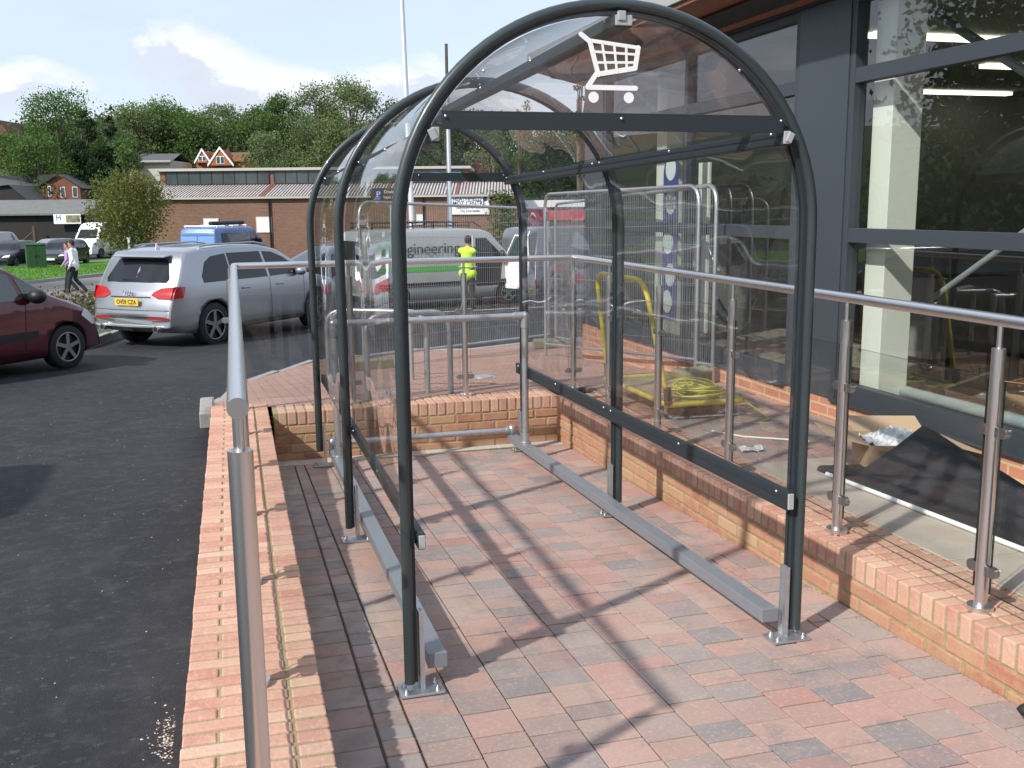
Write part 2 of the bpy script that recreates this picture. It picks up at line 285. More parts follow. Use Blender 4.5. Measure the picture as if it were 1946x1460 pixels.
class MB:
    def __init__(s): s.V=[]; s.F=[]; s.S=[]; s.I=[]
    def add(s,V,F,sm=False,mi=0):
        n=len(s.V); s.V+=[tuple(v) for v in V]; s.F+=[tuple(i+n for i in f) for f in F]; s.S+=[sm]*len(F); s.I+=[mi]*len(F); return s
    def box(s,c,d,rz=0,mi=0,rot=None):
        h=[x/2 for x in d]; V=[Vector((sx*h[0],sy*h[1],sz*h[2])) for sx in(-1,1) for sy in(-1,1) for sz in(-1,1)]
        m=rot if rot is not None else Matrix.Rotation(rz,3,'Z'); V=[m@v+Vector(c) for v in V]
        return s.add(V,[(0,1,3,2),(4,6,7,5),(0,4,5,1),(2,3,7,6),(0,2,6,4),(1,5,7,3)],mi=mi)
    def bx(s,x0,x1,y0,y1,z0,z1,mi=0): return s.box(((x0+x1)/2,(y0+y1)/2,(z0+z1)/2),(abs(x1-x0),abs(y1-y0),abs(z1-z0)),mi=mi)
    def tube(s,P,r,n=12,closed=False,mi=0,cap=True,smooth=True):
        P=[Vector(p) for p in P]; K=len(P); rs=r if hasattr(r,'__len__') else [r]*K
        T=[]
        for i in range(K):
            a=P[i-1] if (i>0 or closed) else P[i]; b=P[(i+1)%K] if (i<K-1 or closed) else P[i]; T.append((b-a).normalized())
        ref=Vector((0,0,1)) if abs(T[0].z)<.9 else Vector((1,0,0)); nrm=(ref-T[0]*ref.dot(T[0])).normalized(); V=[]
        for i in range(K):
            nrm=(nrm-T[i]*nrm.dot(T[i])).normalized(); bn=T[i].cross(nrm)
            V+=[P[i]+(nrm*math.cos(2*math.pi*j/n)+bn*math.sin(2*math.pi*j/n))*rs[i] for j in range(n)]
        Fc=[]
        for i in range(K if closed else K-1):
            for j in range(n): a=i*n+j; b=i*n+(j+1)%n; c=((i+1)%K)*n+(j+1)%n; d=((i+1)%K)*n+j; Fc.append((a,b,c,d))
        s.add(V,Fc,smooth,mi)
        if cap and not closed: s.add(V[:n],[tuple(range(n))[::-1]],False,mi); s.add(V[-n:],[tuple(range(n))],False,mi)
        return s
    def cyl(s,a,b,r,n=16,mi=0): return s.tube([a,b],r,n,mi=mi)
    def prism(s,poly,h,org=(0,0,0),ux=(1,0,0),uy=(0,1,0),uz=(0,0,1),mi=0):
        o,ux,uy,uz=map(Vector,(org,ux,uy,uz)); n=len(poly)
        V=[o+ux*p[0]+uy*p[1] for p in poly]; V+=[v+uz*h for v in V]
        F_=[tuple(range(n))[::-1],tuple(range(n,2*n))]+[(i,(i+1)%n,n+(i+1)%n,n+i) for i in range(n)]
        return s.add(V,F_,mi=mi)
    def ell(s,c,rad,nu=14,nv=8,mi=0,rot=None):
        V=[];Fc=[]
        for i in range(nv+1):
            th=math.pi*i/nv
            for j in range(nu):
                ph=2*math.pi*j/nu; v=Vector((math.sin(th)*math.cos(ph)*rad[0],math.sin(th)*math.sin(ph)*rad[1],math.cos(th)*rad[2]))
                V.append((rot@v if rot else v)+Vector(c))
        for i in range(nv):
            for j in range(nu): Fc.append((i*nu+j,(i+1)*nu+j,(i+1)*nu+(j+1)%nu,i*nu+(j+1)%nu))
        return s.add(V,Fc,True,mi)
    def build(s,name,m,parent=None,bevel=0,seg=2,mats=None,angle=40):
        me=bpy.data.meshes.new(name); me.from_pydata(s.V,[],s.F); me.polygons.foreach_set('use_smooth',s.S)
        for q in (mats or [m]): me.materials.append(q)
        if mats: me.polygons.foreach_set('material_index',s.I)
        me.update(); o=bpy.data.objects.new(name,me); link(o,parent)
        if bevel:
            b=o.modifiers.new('bevel','BEVEL'); b.width=bevel; b.segments=seg; b.limit_method='ANGLE'; b.angle_limit=R(angle); b.harden_normals=False
        return o
def bake(o):
    """apply an object's modifiers into its own mesh"""
    dg=bpy.context.evaluated_depsgraph_get(); dg.update(); me=bpy.data.meshes.new_from_object(o.evaluated_get(dg)); me.name=o.name
    o.modifiers.clear(); o.data=me; return o
def text(body,size,m,parent,org,ux,uy,thick=.002,name='lettering',align='CENTER',bold=0,sx=1):
    c=bpy.data.curves.new(name,'FONT'); c.body=body; c.size=size; c.align_x=align; c.align_y='CENTER'; c.extrude=thick; c.offset=bold; c.resolution_u=3
    t=bpy.data.objects.new(name,c); col.objects.link(t); dg=bpy.context.evaluated_depsgraph_get(); dg.update()
    me=bpy.data.meshes.new_from_object(t.evaluated_get(dg)); bpy.data.objects.remove(t); bpy.data.curves.remove(c)
    ux,uy=Vector(ux).normalized(),Vector(uy).normalized(); uz=ux.cross(uy)
    for v in me.vertices: v.co=Vector(org)+ux*v.co.x*sx+uy*v.co.y+uz*v.co.z
    me.materials.clear(); me.materials.append(m); o=bpy.data.objects.new(name,me); return link(o,parent)
# ------------------------------------------------------------------ the setting
def sheet(name,fn,xs,ys,m,kind='structure',under=None):
    V=[(x,y,fn(x,y)) for y in ys for x in xs]; nx=len(xs)
    Fc=[(j*nx+i,j*nx+i+1,(j+1)*nx+i+1,(j+1)*nx+i) for j in range(len(ys)-1) for i in range(nx-1)]
    return tag(meshobj(name,V,Fc,m,smooth=True),kind=kind)
def sst(a,b,x): t=max(0,min(1,(x-a)/(b-a))); return t*t*(3-2*t)
def hill(x,y):
    z=G(y)-.12+sst(100,140,y)*9.5+sst(140,330,y)*10
    z+=sst(50,160,-x)*9*sst(-40,30,y)
    return z
sheet('ground',hill,list(np.linspace(-420,420,57)),sorted(set([-60,-20,0,8,18.6,24.5,35.5,45,54,60,70,78]+list(np.linspace(80,700,40)))),M['hillgreen'])
sheet('car_park',lambda x,y:G(y)-.03,list(np.linspace(-60,60,25)),[-30,-10,0,4,8,12,18.6,24.5,30,35.5,45,54,60,70,78,90],M['asphalt'])
# concrete road, grass verge with kerb
def gpoly(name,pts,dz,m,kind='structure',thick=.0):
    V=[(x,y,G(y)+dz) for x,y in pts]; n=len(V); 
    if thick: V+=[(x,y,z-thick) for x,y,z in V]; Fc=[tuple(range(n))]+[(i,n+i,n+(i+1)%n,(i+1)%n) for i in range(n)]
    else: Fc=[tuple(range(n))]
    return tag(meshobj(name,V,Fc,m),kind=kind)
def strip(name,A,B,k,dz,m,**kw):
    P=[(a[0]+(b[0]-a[0])*t/k,a[1]+(b[1]-a[1])*t/k) for a,b in((A[0],A[1]),) for t in range(k+1)]
    Q=[(a[0]+(b[0]-a[0])*t/k,a[1]+(b[1]-a[1])*t/k) for a,b in((B[0],B[1]),) for t in range(k+1)]
    V=[(x,y,G(y)+dz) for x,y in P]+[(x,y,G(y)+dz) for x,y in Q]; n=k+1
    return tag(meshobj(name,V,[(i,i+1,n+i+1,n+i) for i in range(k)],m),kind='structure')
strip('path',((-45,28),(-2.0,29.5)),((-45,22),(-2.0,50.8)),1,-.0,M['pathgrey']) if False else None
strip('path',((-40,8.0),(-1.0,33.0)),((-40,4.0),(-.5,53.0)),12,-.02,M['pathgrey']) if False else None
gpoly('path',[(-30,30.0),(-1.5,27.5),(-.6,35.5),(-1.4,52.5),(-7.6,41.0),(-30,35.5)],-.015,M['pathgrey'])
gr=[(-7.6,40.9),(-3.9,48.2),(-1.4,52.6),(-1.4,54),(-1.4,60),(-1.4,78),(-6.6,72),(-9,62.5),(-10.8,57.5),(-30,52),(-30,35.6)]
gpoly('grass_verge',gr,.06,M['grass'],thick=.2)
kb=MB()
for (a,b) in ((gr[-1],gr[0]),(gr[0],gr[1]),(gr[1],gr[2])):
    L_=math.hypot(b[0]-a[0],b[1]-a[1]); n=max(1,int(L_/.9)); d=((b[0]-a[0])/n,(b[1]-a[1])/n)
    for i in range(n):
        cx,cy=a[0]+d[0]*(i+.5),a[1]+d[1]*(i+.5); kb.box((cx,cy,G(cy)+.03),(L_/n-.01,.14,.16),math.atan2(d[1],d[0]))
tag(kb.build('kerb_stones',M['kerb'],bevel=.01),kind='structure')
# long grass tufts on the verge
def inpoly(p,P):
    c=False
    for i in range(len(P)):
        a,b=P[i],P[i-1]
        if (a[1]>p[1])!=(b[1]>p[1]) and p[0]<(b[0]-a[0])*(p[1]-a[1])/(b[1]-a[1])+a[0]: c=not c
    return c
V=[];Fc=[]
while len(Fc)<9000:
    x,y=random.uniform(-14,-1.4),random.uniform(38,60)
    if not inpoly((x,y),gr): continue
    a=random.uniform(0,6.28); h=random.uniform(.03,.09); n=len(V); z=G(y)+.055; wv=.035
    V+=[(x-wv*math.cos(a),y-wv*math.sin(a),z),(x+wv*math.cos(a),y+wv*math.sin(a),z),(x+random.uniform(-.03,.03),y+random.uniform(-.03,.03),z+h)]; Fc.append((n,n+1,n+2))
M['blade']=leafmat('blade',[(.10,.25,.03),(.15,.33,.045),(.12,.28,.04),(.19,.34,.07)])
tag(meshobj('grass',V,Fc,M['blade']),'short bright green grass on the verge beside the path','grass',kind='stuff')
# far block pavement
xs=[-.15,0,.26,.7,1.27,2,2.91,3.73,4.31,4.75,5.53,9,14,20]; K=10
V=[];Fc=[]
for k in range(K+1):
    for x in xs: y=8.27+(ye(x)-8.27)*k/K; V.append((x,y,PZ(x,y)-(.003 if k==0 else 0)))
nx=len(xs); Fc=[(k*nx+i,k*nx+i+1,(k+1)*nx+i+1,(k+1)*nx+i) for k in range(K) for i in range(nx-1)]
tag(meshobj('pavement',V,Fc,M['pavfar']),kind='structure')
kb=MB()
E_=[(-.15,8.85)]+[(x,ye(x)) for x in (-.15,0,.12,.26,.7,1.27,2,2.91,3.73,4.75,5.53,7,9,14,20)]
for a,b in zip(E_,E_[1:]):
    L_=math.hypot(b[0]-a[0],b[1]-a[1]); n=max(1,round(L_/.9))
    for i in range(n):
        t0,t1=(i+.0)/n,(i+1.)/n; p=[a[k]+(b[k]-a[k])*(t0+t1)/2 for k in (0,1)]
        z=PZ(p[0],p[1]-.05) if p[0]>-.14 else PZ(-.1,p[1]); sl=0
        kb.box((p[0],p[1],z-.055),(L_/n-.006,.11,.13),math.atan2(b[1]-a[1],b[0]-a[0]))
tag(kb.build('kerb_edging',M['kerb'],bevel=.008),kind='structure')
# terrace between balustrade and shop
tb=MB()
tb.bx(3.06,4.30,-3,8.4,-.2,TOP-.004)
tag(tb.build('terrace',M['joint']),kind='structure')
pv=MB()
yy=5.35; 
while yy<8.38:
    xx=3.065+random.choice([0,.05])
    while xx<4.28:
        w_=min(random.choice([.12,.16,.2]),4.29-xx); 
        if w_>.03: pv.box((xx+w_/2,yy+.08,TOP-.03+random.uniform(-.001,.001)),(w_-.006,.154,.06))
        xx+=w_
    yy+=.16
yy=-3
tag(pv.build('terrace_paving',M['paver'],bevel=.006,seg=1),kind='structure')
sl=MB()
for i in range(14):
    y0=-3+i*.6
    if y0+.6>5.4: break
    for j in range(2): sl.bx(3.066+j*.617,3.066+(j+1)*.617-.006,y0+.004,y0+.596,TOP-.05,TOP+.002)
tag(sl.build('terrace_slabs',M['pavslab'],bevel=.004,seg=1),kind='structure')
# ------------------------------------------------------------------ trolley bay floor
def FZ(y): return -.0324*y-.0035
WLX=lambda y:.212+.0155*y      # inner face of left wall
bay=MB()
bay.add([(0.05,-2.2,FZ(-2.2)-.012),(2.8,-2.2,FZ(-2.2)-.012),(2.8,8.1,FZ(8.1)-.012),(.05,8.1,FZ(8.1)-.012)],[(0,1,2,3)])
tag(bay.build('bay_bedding',M['joint']),kind='structure')
pv=MB()
tilt=Matrix.Rotation(-.0324,3,'X')
def block(x0,x1,y0,y1,gap=.006):
    c=((x0+x1)/2,(y0+y1)/2); j=random.uniform(-.0022,.0022)
    rt=tilt@Matrix.Rotation(random.uniform(-.004,.004),3,'Z')@Matrix.Rotation(random.uniform(-.010,.010),3,'Y')@Matrix.Rotation(random.uniform(-.008,.008),3,'X')
    pv.box((c[0],c[1],FZ(c[1])-.03+j),(x1-x0-gap,y1-y0-gap,.06),rot=rt)
Y0,Y1=-2.1,7.80
y=Y0
while y<Y1:                      # header row by left wall
    d=random.choice([.14,.16,.18]); x=WLX(y); block(x+.004,.455+(x-.27)*.7,y,min(y+d,Y1)); y+=d
y=Y0
while y<Y1:
    d=random.choice([.11,.13,.15]); x=WLX(y); block(.458+(x-.27)*.7,.572,y,min(y+d,Y1)); y+=d
M['paverg']=mat('paverg',isl=[(.36,.29,.265),(.42,.32,.28),(.30,.26,.25),(.41,.27,.23),(.44,.35,.31)],rough=.85,spec=.3,nz=[(7,.6,(.20,.175,.16),.45,.65),(50,.4,(.42,.37,.33),.55,.72)],bump=(70,.35,.004))
tag(pv.build('bay_border_paving',M['paverg'],bevel=.006,seg=2),kind='structure'); pv=MB()
for i in range(10):
    x0=.575+i*.1865; y=Y0+random.uniform(-.2,0)
    while y<Y1:
        d=random.choice([.11,.13,.14,.16,.18]); block(x0,x0+.1865,y,min(y+d,Y1)); y+=d
y=Y0
while y<Y1: block(2.443,2.523,y,min(y+.2,Y1)); y+=.2
y=Y0
while y<Y1: d=random.choice([.17,.21,.25]); block(2.526,2.70,y,min(y+d,Y1)); y+=d
tag(pv.build('bay_paving',M['paver'],bevel=.0045,seg=2),kind='structure')
cs=MB()
x=.36
while x<2.68: cs.box((x+.3,7.885,FZ(7.885)-.028),(.594,.165,.06),rot=tilt); x+=.6
tag(cs.build('edging_strip',M['conc'],bevel=.006),kind='structure')
# chippings and litter near the wall
V=[];Fc=[]
def chip(V,Fc,x,y,z,s):
    n=len(V); a=random.uniform(0,6.28); b=random.uniform(.3,1)*s
    for k in range(4): V.append((x+(s if k%2 else b)*math.cos(a+k*1.57)*.5,y+(s if k%2 else b)*math.sin(a+k*1.57)*.5,z+.001))
    V.append((x,y,z+s*.35)); Fc+= [(n,n+1,n+4),(n+1,n+2,n+4),(n+2,n+3,n+4),(n+3,n,n+4)]
for i in range(420):
    x,y=random.uniform(-2.6,-.2),random.uniform(1.9,12); 
    if i<130: x,y=-.24-abs(random.gauss(0,.035)),random.gauss(3.55,.09)
    chip(V,Fc,x,y,G(y)-.03,random.uniform(.004,.012) if i>=130 else random.uniform(.006,.016))
M['chip']=mat('chip',isl=[(.5,.45,.36),(.36,.24,.15),(.6,.58,.54),(.3,.3,.3),(.5,.36,.22)],rough=.9)
tag(meshobj('gravel',V,Fc,M['chip']),'loose pale chippings and splinters scattered on the tarmac by the wall','gravel',kind='stuff')
V=[];Fc=[]
for i in range(260): x,y=random.uniform(.5,2.68),random.uniform(1.8,7.8); chip(V,Fc,x,y,FZ(y),random.uniform(.002,.007))
tag(meshobj('grit',V,Fc,M['chip']),'fine pale grit scattered over the block paving of the bay','grit',kind='stuff')
V=[];Fc=[]
for i in range(900):
    y=random.uniform(-1,7.8); x=(WLX(y)+abs(random.gauss(0,.02)) if i%2 else 2.695-abs(random.gauss(0,.02))); chip(V,Fc,x,y,FZ(y)+.001,random.uniform(.003,.010))
M['dirt']=mat('dirt',isl=[(.16,.13,.09),(.25,.20,.14),(.10,.085,.06),(.30,.26,.20)],rough=.95)
tag(meshobj('dirt',V,Fc,M['dirt']),'dry dirt and crumbs swept against the foot of the bay walls','dirt',kind='stuff')
# ------------------------------------------------------------------ brick walls
def brick(mb,c,d,rz=0):
    j=lambda a:random.uniform(-a,a)
    rt=Matrix.Rotation(rz+j(.012),3,'Z')@Matrix.Rotation(j(.012),3,'X')
    mb.box((c[0]+j(.0015),c[1]+j(.0015),c[2]+j(.0015)),(d[0]-.0045+j(.003),d[1]-.002+j(.003),d[2]+j(.002)),rot=rt)
def wall(name,O,ang,length,side,widths,label,endcap=True,courses=5,stag=0):
    """O: start of the inner face line at top level, ang: direction of the run; side: +1 body extends to the left of the run"""
    root=empty(name,(O[0],O[1],TOP),ang,label,'wall')
    top=MB(); fc=MB(); core=MB(); W=sum(widths)+.01*(len(widths)-1)
    n=int(round(length/.075)); s=side
    for i in range(n):
        x=.0375+i*.075
        brick(top,(x,s*(.0515),-.052),(.065,.1025,.104))
        rest=[(.215,.1025),(.1025,.215)][i%2] if widths[1]>.3 else [(.215,),(.215,)][i%2]; y=.1125
        for b in rest: brick(top,(x,s*(y+b/2),-.033),(.065,b,.066)); y+=b+.01
    for r in range(courses):
        z=-.104-.010-.0325-.075*r; x=-(r%2)*.1125
        while x<length:
            a,b=max(x,0),min(x+.215,length)
            if b-a>.03: brick(fc,((a+b)/2,s*.0505,z),(b-a,.101,.065))
            x+=.225
        if endcap:
            for e in (0,): 
                pass
    core.bx(.006,length-.006,s*.007,s*(W-.006),-.55,-.006)
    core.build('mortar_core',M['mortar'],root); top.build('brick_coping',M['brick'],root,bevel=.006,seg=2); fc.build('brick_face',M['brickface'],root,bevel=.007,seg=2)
    # outer face
    of=MB()
    for r in range(6):
        z=-.066-.010-.0325-.075*r; x=-(r%2)*.1125
        while x<length:
            a,b=max(x,0),min(x+.215,length)
            if b-a>.03: brick(of,((a+b)/2,s*(W-.05),z),(b-a,.101,.065))
            x+=.225
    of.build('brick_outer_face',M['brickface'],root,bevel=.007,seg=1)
    return root
# left wall runs away from camera, body to the left (x-)
LA=math.atan2(1,.0155)
wl=wall('brick_wall',(WLX(-2.0),-2.0,0),LA,10.45,+1,(.1025,.3275),'low brick wall with pale coping between the tarmac and the trolley bay, under the left handrail')
wr=wall('brick_wall',(2.70,-2.0,0),R(90),9.97,-1,(.1025,.3275),'low brick retaining wall along the shop side of the bay, with four steel posts standing on it')
wb=wall('brick_wall',(2.725,7.975,0),R(180),2.36,-1,(.1025,.2150),'short brick wall across the far end of the bay, behind the galvanised barrier')
# ------------------------------------------------------------------ balustrade
XL=lambda y:-.012+.018*y
XR=lambda y:2.80+.025*(y-3.1)
RZ=TOP+1.14
BY=8.18
bal=empty('steel_balustrade',(XL(2.5),2.5,TOP),0,'brushed steel handrail on round posts with glass infill around the trolley bay','balustrade')
bal.location=(0,0,0)
def arcs(P,r,n=6):
    P=[Vector(p) for p in P]; o=[P[0]]
    for i in range(1,len(P)-1):
        a=(P[i-1]-P[i]).normalized(); b=(P[i+1]-P[i]).normalized()
        for k in range(n+1):
            t=k/n; A=P[i]+a*r; B=P[i]+b*r; o.append(A*(1-t)**2+P[i]*2*t*(1-t)+B*t*t)
    return o+[P[-1]]
hr=MB(); hr.tube(arcs([(XL(2.30),2.30,RZ),(XL(BY),BY,RZ),(XR(BY)+.02,BY,RZ),(XR(.2),.2,RZ)],.05),.0245,20)
hr.build('handrail',M['steel'],bal)
def post(x,y,nrm,first=True,clampside=1,z0=TOP,far=False):
    p=MB(); p.tube([(x,y,z0+.01),(x,y,z0+1.035)],.029 if (y<2.5 and x<1) else .0255,20); po=p.build('post',M['steel'],bal)
    k=MB(); k.tube([(x,y,z0+1.035),(x,y,RZ-.02)],.011,10); k.build('neck',M['steel'],po)
    b=MB(); b.tube([(x,y,z0),(x,y,z0+.022)],.05,24); b.build('base_flange',M['steel'],po,bevel=.002)
    nx,ny=nrm; tx,ty=-ny,nx
    for zz in (.17,.72):
        for s in ((1,) if y<2.5 and x<1 else (1,-1)):
            c=MB()
            cx,cy=x+tx*s*.055,y+ty*s*.055
            c.box((x+tx*s*.033,y+ty*s*.033,z0+zz),(.02,.03,.04),math.atan2(ty,tx))
            c.tube([(cx+nx*.012,cy+ny*.012,z0+zz),(cx-nx*.012,cy-ny*.012,z0+zz)],.022,16)
            c.build('glass_clamp',M['steeld'],po,bevel=.002)
def gpane(a,b,off,z0=TOP):
    A,B=Vector((a[0],a[1],0)),Vector((b[0],b[1],0)); d=(B-A).normalized(); A+=d*.045; B-=d*.045
    n=Vector((d.y,-d.x,0)); g_=MB(); c=(A+B)/2; g_.box((c.x,c.y,z0+.5),((B-A).length,.010,.83),math.atan2(d.y,d.x),mi=0)
    g_.I=[1,1,0,0,1,1]; 
    g_.build('glass_panel',M['rglass'],bal,mats=[M['rglass'],M['gedge']])
ly=[2.345,3.30,4.27,5.27,6.27,7.27]; ry=[1.1,2.1,3.10,4.10,5.25,6.32,7.30]
for y in ly: post(XL(y),y,(1,0))
for y in ry: post(XR(y),y,(1,0))
bxs=[.10,1.02,1.965,2.93]
for x in bxs[:3]+[2.93]: post(x if x<2.9 else XR(BY)+.0,BY,(0,1))
for a,b in zip(ly,ly[1:]): gpane((XL(a),a),(XL(b),b),1)
gpane((XL(7.27),7.27),(XL(BY),BY),1)
for a,b in zip(ry,ry[1:]+[BY]): gpane((XR(a),a),(XR(b),b),1)
for a,b in zip(bxs,bxs[1:]): gpane((a,BY),(b,BY),1)
# ------------------------------------------------------------------ trolley shelter
SY=[3.574,5.635,7.684]
CX,SR,RV=1.4511,.831,.800
def sx(y): return .0153*(y-3.574)
def top(y): return CZ-(1.7384+.0137*y)+2.504-.005
def tubebot(y): return CZ-(1.7384+.0137*y)
sh=empty('trolley_shelter',(CX,5.6,FZ(5.6)),0,'dark grey hooped shelter with clear curved panels and a white trolley sign','shelter')
sh.location=(0,0,0)
def hoop_pts(y,off=0,n=40,zb=None):
    c=CX+sx(y); zs=top(y)-RV; zb=tubebot(y) if zb is None else zb; P=[(c-SR+off,y,zb),(c-SR+off,y,zb+.6)]
    for i in range(n+1):
        t=math.pi*i/n; P.append((c-(SR-off)*math.cos(t),y,zs+(RV-off)*math.sin(t)))
    return P+[(c+SR-off,y,zb+.6),(c+SR-off,y,zb)]
for i,y in enumerate(SY):
    h=MB(); h.tube(hoop_pts(y),.0205,18); ho=h.build('hoop',M['dgrey'],sh)
    # inner channel profile with grooves
    k=MB()
    for o1,o2,w0,w1 in ((.006,.028,.0,.060),(.028,.033,.004,.022),(.028,.033,.038,.056)):
        A=hoop_pts(y,o1); B=hoop_pts(y,o2); n=len(A); V=[]
        for a,b in zip(A,B): V+=[(a[0],a[1]+w0,a[2]),(a[0],a[1]+w1,a[2]),(b[0],b[1]+w1,b[2]),(b[0],b[1]+w0,b[2])]
        k.add(V,[(j*4+q,j*4+(q+1)%4,(j+1)*4+(q+1)%4,(j+1)*4+q) for j in range(n-1) for q in range(4)]+[(3,2,1,0)])
    k.build('channel',M['dmatt'],ho)
    for s in (-1,1):
        x=CX+sx(y)+s*(SR-.056); zf=FZ(y)
        l=MB(); l.box((x+s*.012,y+.018,zf+.16),(.007,.052,.32)); l.box((x+s*.004,y+.040,zf+.16),(.012,.006,.32)); l.box((x+s*.004,y-.004,zf+.16),(.012,.006,.32)); lo=l.build('stub_leg',M['galv'],sh)
        bp=MB(); bp.box((x+s*.015,y,zf+.008),(.17,.11,.010),rot=tilt); bo=bp.build('base_plate',M['galv'],lo,bevel=.002)
        for dx in (-.06,.06):
            for dy in (-.03,.03): bt=MB(); bt.tube([(x+s*.015+dx,y+dy,zf+.012),(x+s*.015+dx,y+dy,zf+.024)],.010,6); bt.tube([(x+s*.015+dx,y+dy,zf+.02),(x+s*.015+dx,y+dy,zf+.034)],.005,8); bt.build('anchor_bolt',M['bolt'],lo)
# purlins and rails along the shelter
def member(name,fx,fz,sz,m,y0=SY[0]-.02,y1=SY[2]+.03,ang=0,caps=True,bolts=True,grooves=True):
    a=Vector((fx(y0),y0,fz(y0))); b=Vector((fx(y1),y1,fz(y1))); d=(b-a); L_=d.length; q=d.to_track_quat('Y','Z').to_matrix()@Matrix.Rotation(ang,3,'Y')
    mb=MB(); mb.box((a+b)/2,(sz[0],L_,sz[1]),rot=q)
    if grooves:
        for g_ in (-.25,.25): mb.box((a+b)/2+q@Vector((0,0,sz[1]*g_)),(sz[0]+.006,L_-.01,sz[1]*.32),rot=q)
    o=mb.build(name,m,sh,bevel=.002)
    if caps:
        c=MB(); c.box(a-d.normalized()*.006,(sz[0]*.9,.012,sz[1]*.8),rot=q); c.build('end_cap',M['cap'],o,bevel=.002)
    if bolts:
        for yy in [SY[0]+.06,(SY[0]+SY[1])/2,SY[1]-.06,SY[1]+.06,(SY[1]+SY[2])/2,SY[2]-.06]:
            for sz_ in (-1,1):
                p=Vector((fx(yy),yy,fz(yy)))+q@Vector((sz_*(sz[0]/2+.004),0,sz[1]*.3)); MB().ell(p,(.007,.007,.007),8,5).build('rivet',M['bolt'],o)
    return o
member('lower_rail',lambda y:CX-SR+.056+sx(y),lambda y:.483-.0137*(y-3.57),(.026,.062),M['dmatt'])
member('lower_rail',lambda y:CX+SR-.062+sx(y),lambda y:.494-.0165*(y-3.57),(.026,.082),M['dmatt'])
for s in (-1,1):
    member('side_purlin',lambda y:CX+s*.690+sx(y),lambda y:1.955-.0137*(y-3.57),(.030,.060),M['dmatt'])
member('ridge_purlin',lambda y:CX+.01+sx(y),lambda y:top(y)-.060,(.07,.045),M['dmatt'],grooves=False)
# curved clear panels
for s in (-1,1):
    for i in range(2):
        y0,y1=SY[i]+.03,SY[i+1]-.03; V=[];n=26;ny=10; rows=[]
        for j in range(ny+1):
            y=y0+(y1-y0)*j/ny; c=CX+sx(y); zs=top(y)-RV; row=[]
            zb=.47-.0137*(y-3.57)
            for q in range(6): row.append((c+s*(SR-.035),y,zb+(zs-zb)*q/6))
            for q in range(n+1):
                t=math.pi/2*q/n; row.append((c+s*(SR-.035)*math.cos(t),y,zs+(RV-.035)*math.sin(t)))
            rows.append(row)
        m_=len(rows[0]); V=[v for r in rows for v in r]
        # warp: the sheets are slightly wavy
        V=[(x+s*.004*math.sin(3.1*y+2*z+i*2)*math.sin(2.4*z),y,z+.003*math.sin(5*y)*(z>zs)) for x,y,z in V]
        Fc=[(j*m_+q,j*m_+q+1,(j+1)*m_+q+1,(j+1)*m_+q) for j in range(ny) for q in range(m_-1)]
        meshobj('clear_side_panel',V,Fc,M['poly'],sh,smooth=True)
# gables
for gi,y in enumerate((SY[0],SY[2])):
    yy=y-.022 if gi==0 else y+.022; c=CX+sx(y); zs=top(y)-RV; zb=2.0-.0137*(y-3.57)-(.0 if gi==0 else .02)
    R1,R2=SR-.03,RV-.03; t0=math.asin((zb-zs)/R2); P=[]
    for q in range(41): t=t0+(math.pi-2*t0)*q/40; P.append((c+R1*math.cos(t),yy,zs+R2*math.sin(t)))
    gp=meshobj('clear_gable_panel',P,[tuple(range(41))],M['poly'],sh)
    hw=R1*math.cos(t0)-.02
    b=MB(); b.box((c,yy-.006,zb-.002),(2*hw-.02,.008,.052)); b.box((c,yy-.001,zb+.004),(2*hw-.02,.006,.064)); bo=b.build('gable_crossbar',M['dmatt'],sh,bevel=.001)
    for fx in (-.97,.0,.97): MB().ell((c+hw*fx,yy-.014,zb+.016),(.006,.006,.006),8,5).build('rivet',M['bolt'],bo)
    for t in (.5,.9,2.3,2.7): MB().ell((c+(R1-.03)*math.cos(t),yy-.004,zs+(R2-.03)*math.sin(t)),(.006,.005,.006),8,5).build('rivet',M['bolt'],bo) if zs+(R2-.03)*math.sin(t)>zb+.03 else None
    if gi==0:
        # white trolley pictogram on the gable panel
        tr=MB(); yq=yy-.004
        def st(u0_,v0_,u1_,v1_,wd):
            a=at(u0_,v0_,y=yq); b_=at(u1_,v1_,y=yq); a,b_=Vector((a.x,0,a.z)),Vector((b_.x,0,b_.z)); d=(b_-a); L_=d.length
            ang=math.atan2(d.z,d.x); mid=(a+b_)/2; tr.box((mid.x,yq,mid.z),(L_,.002+random.random()*.0006,wd),rot=Matrix.Rotation(-ang,3,'Y'))
            for e in (a,b_): tr.tube([(e.x,yq-.0014-random.random()*.0004,e.z),(e.x,yq+.0008,e.z)],wd/2,14)
        W8=.0175
        st(1104,65,1121,79,W8); st(1121,79,1137,142,W8); st(1121,77,1213,91,.013); st(1213,91,1207,130,W8); st(1207,130,1137,141,W8)
        for v in (98,119): 
            st(1126+(v-98)*.2,v,1210-(v-98)*.12,v+(6 if v==98 else 0),.0085)
        for u in (0,1,2): st(1144+u*23,80+u*3.5,1153+u*19,138-u*3,.0085)
        st(1133,141,1117,165,W8); st(1117,166,1208,168,W8)
        for u,v in ((1128,185),(1195,186)):
            p=at(u,v,y=yq); tr.tube([(p.x,yq-.001,p.z),(p.x,yq+.001,p.z)],.0195,24)
        tr.build('trolley_sign',M['white'],gp)
# clip blocks
y=SY[0]-.03
MB().box((CX+.0,y,top(3.57)-.045),(.030,.016,.034)).build('purlin_clip',M['cap'],sh,bevel=.003)
for s in (-1,1): MB().box((CX+s*.700,y,1.955),(.026,.016,.040),rot=Matrix.Rotation(s*R(25),3,'Y')).build('purlin_clip',M['cap'],sh,bevel=.003)
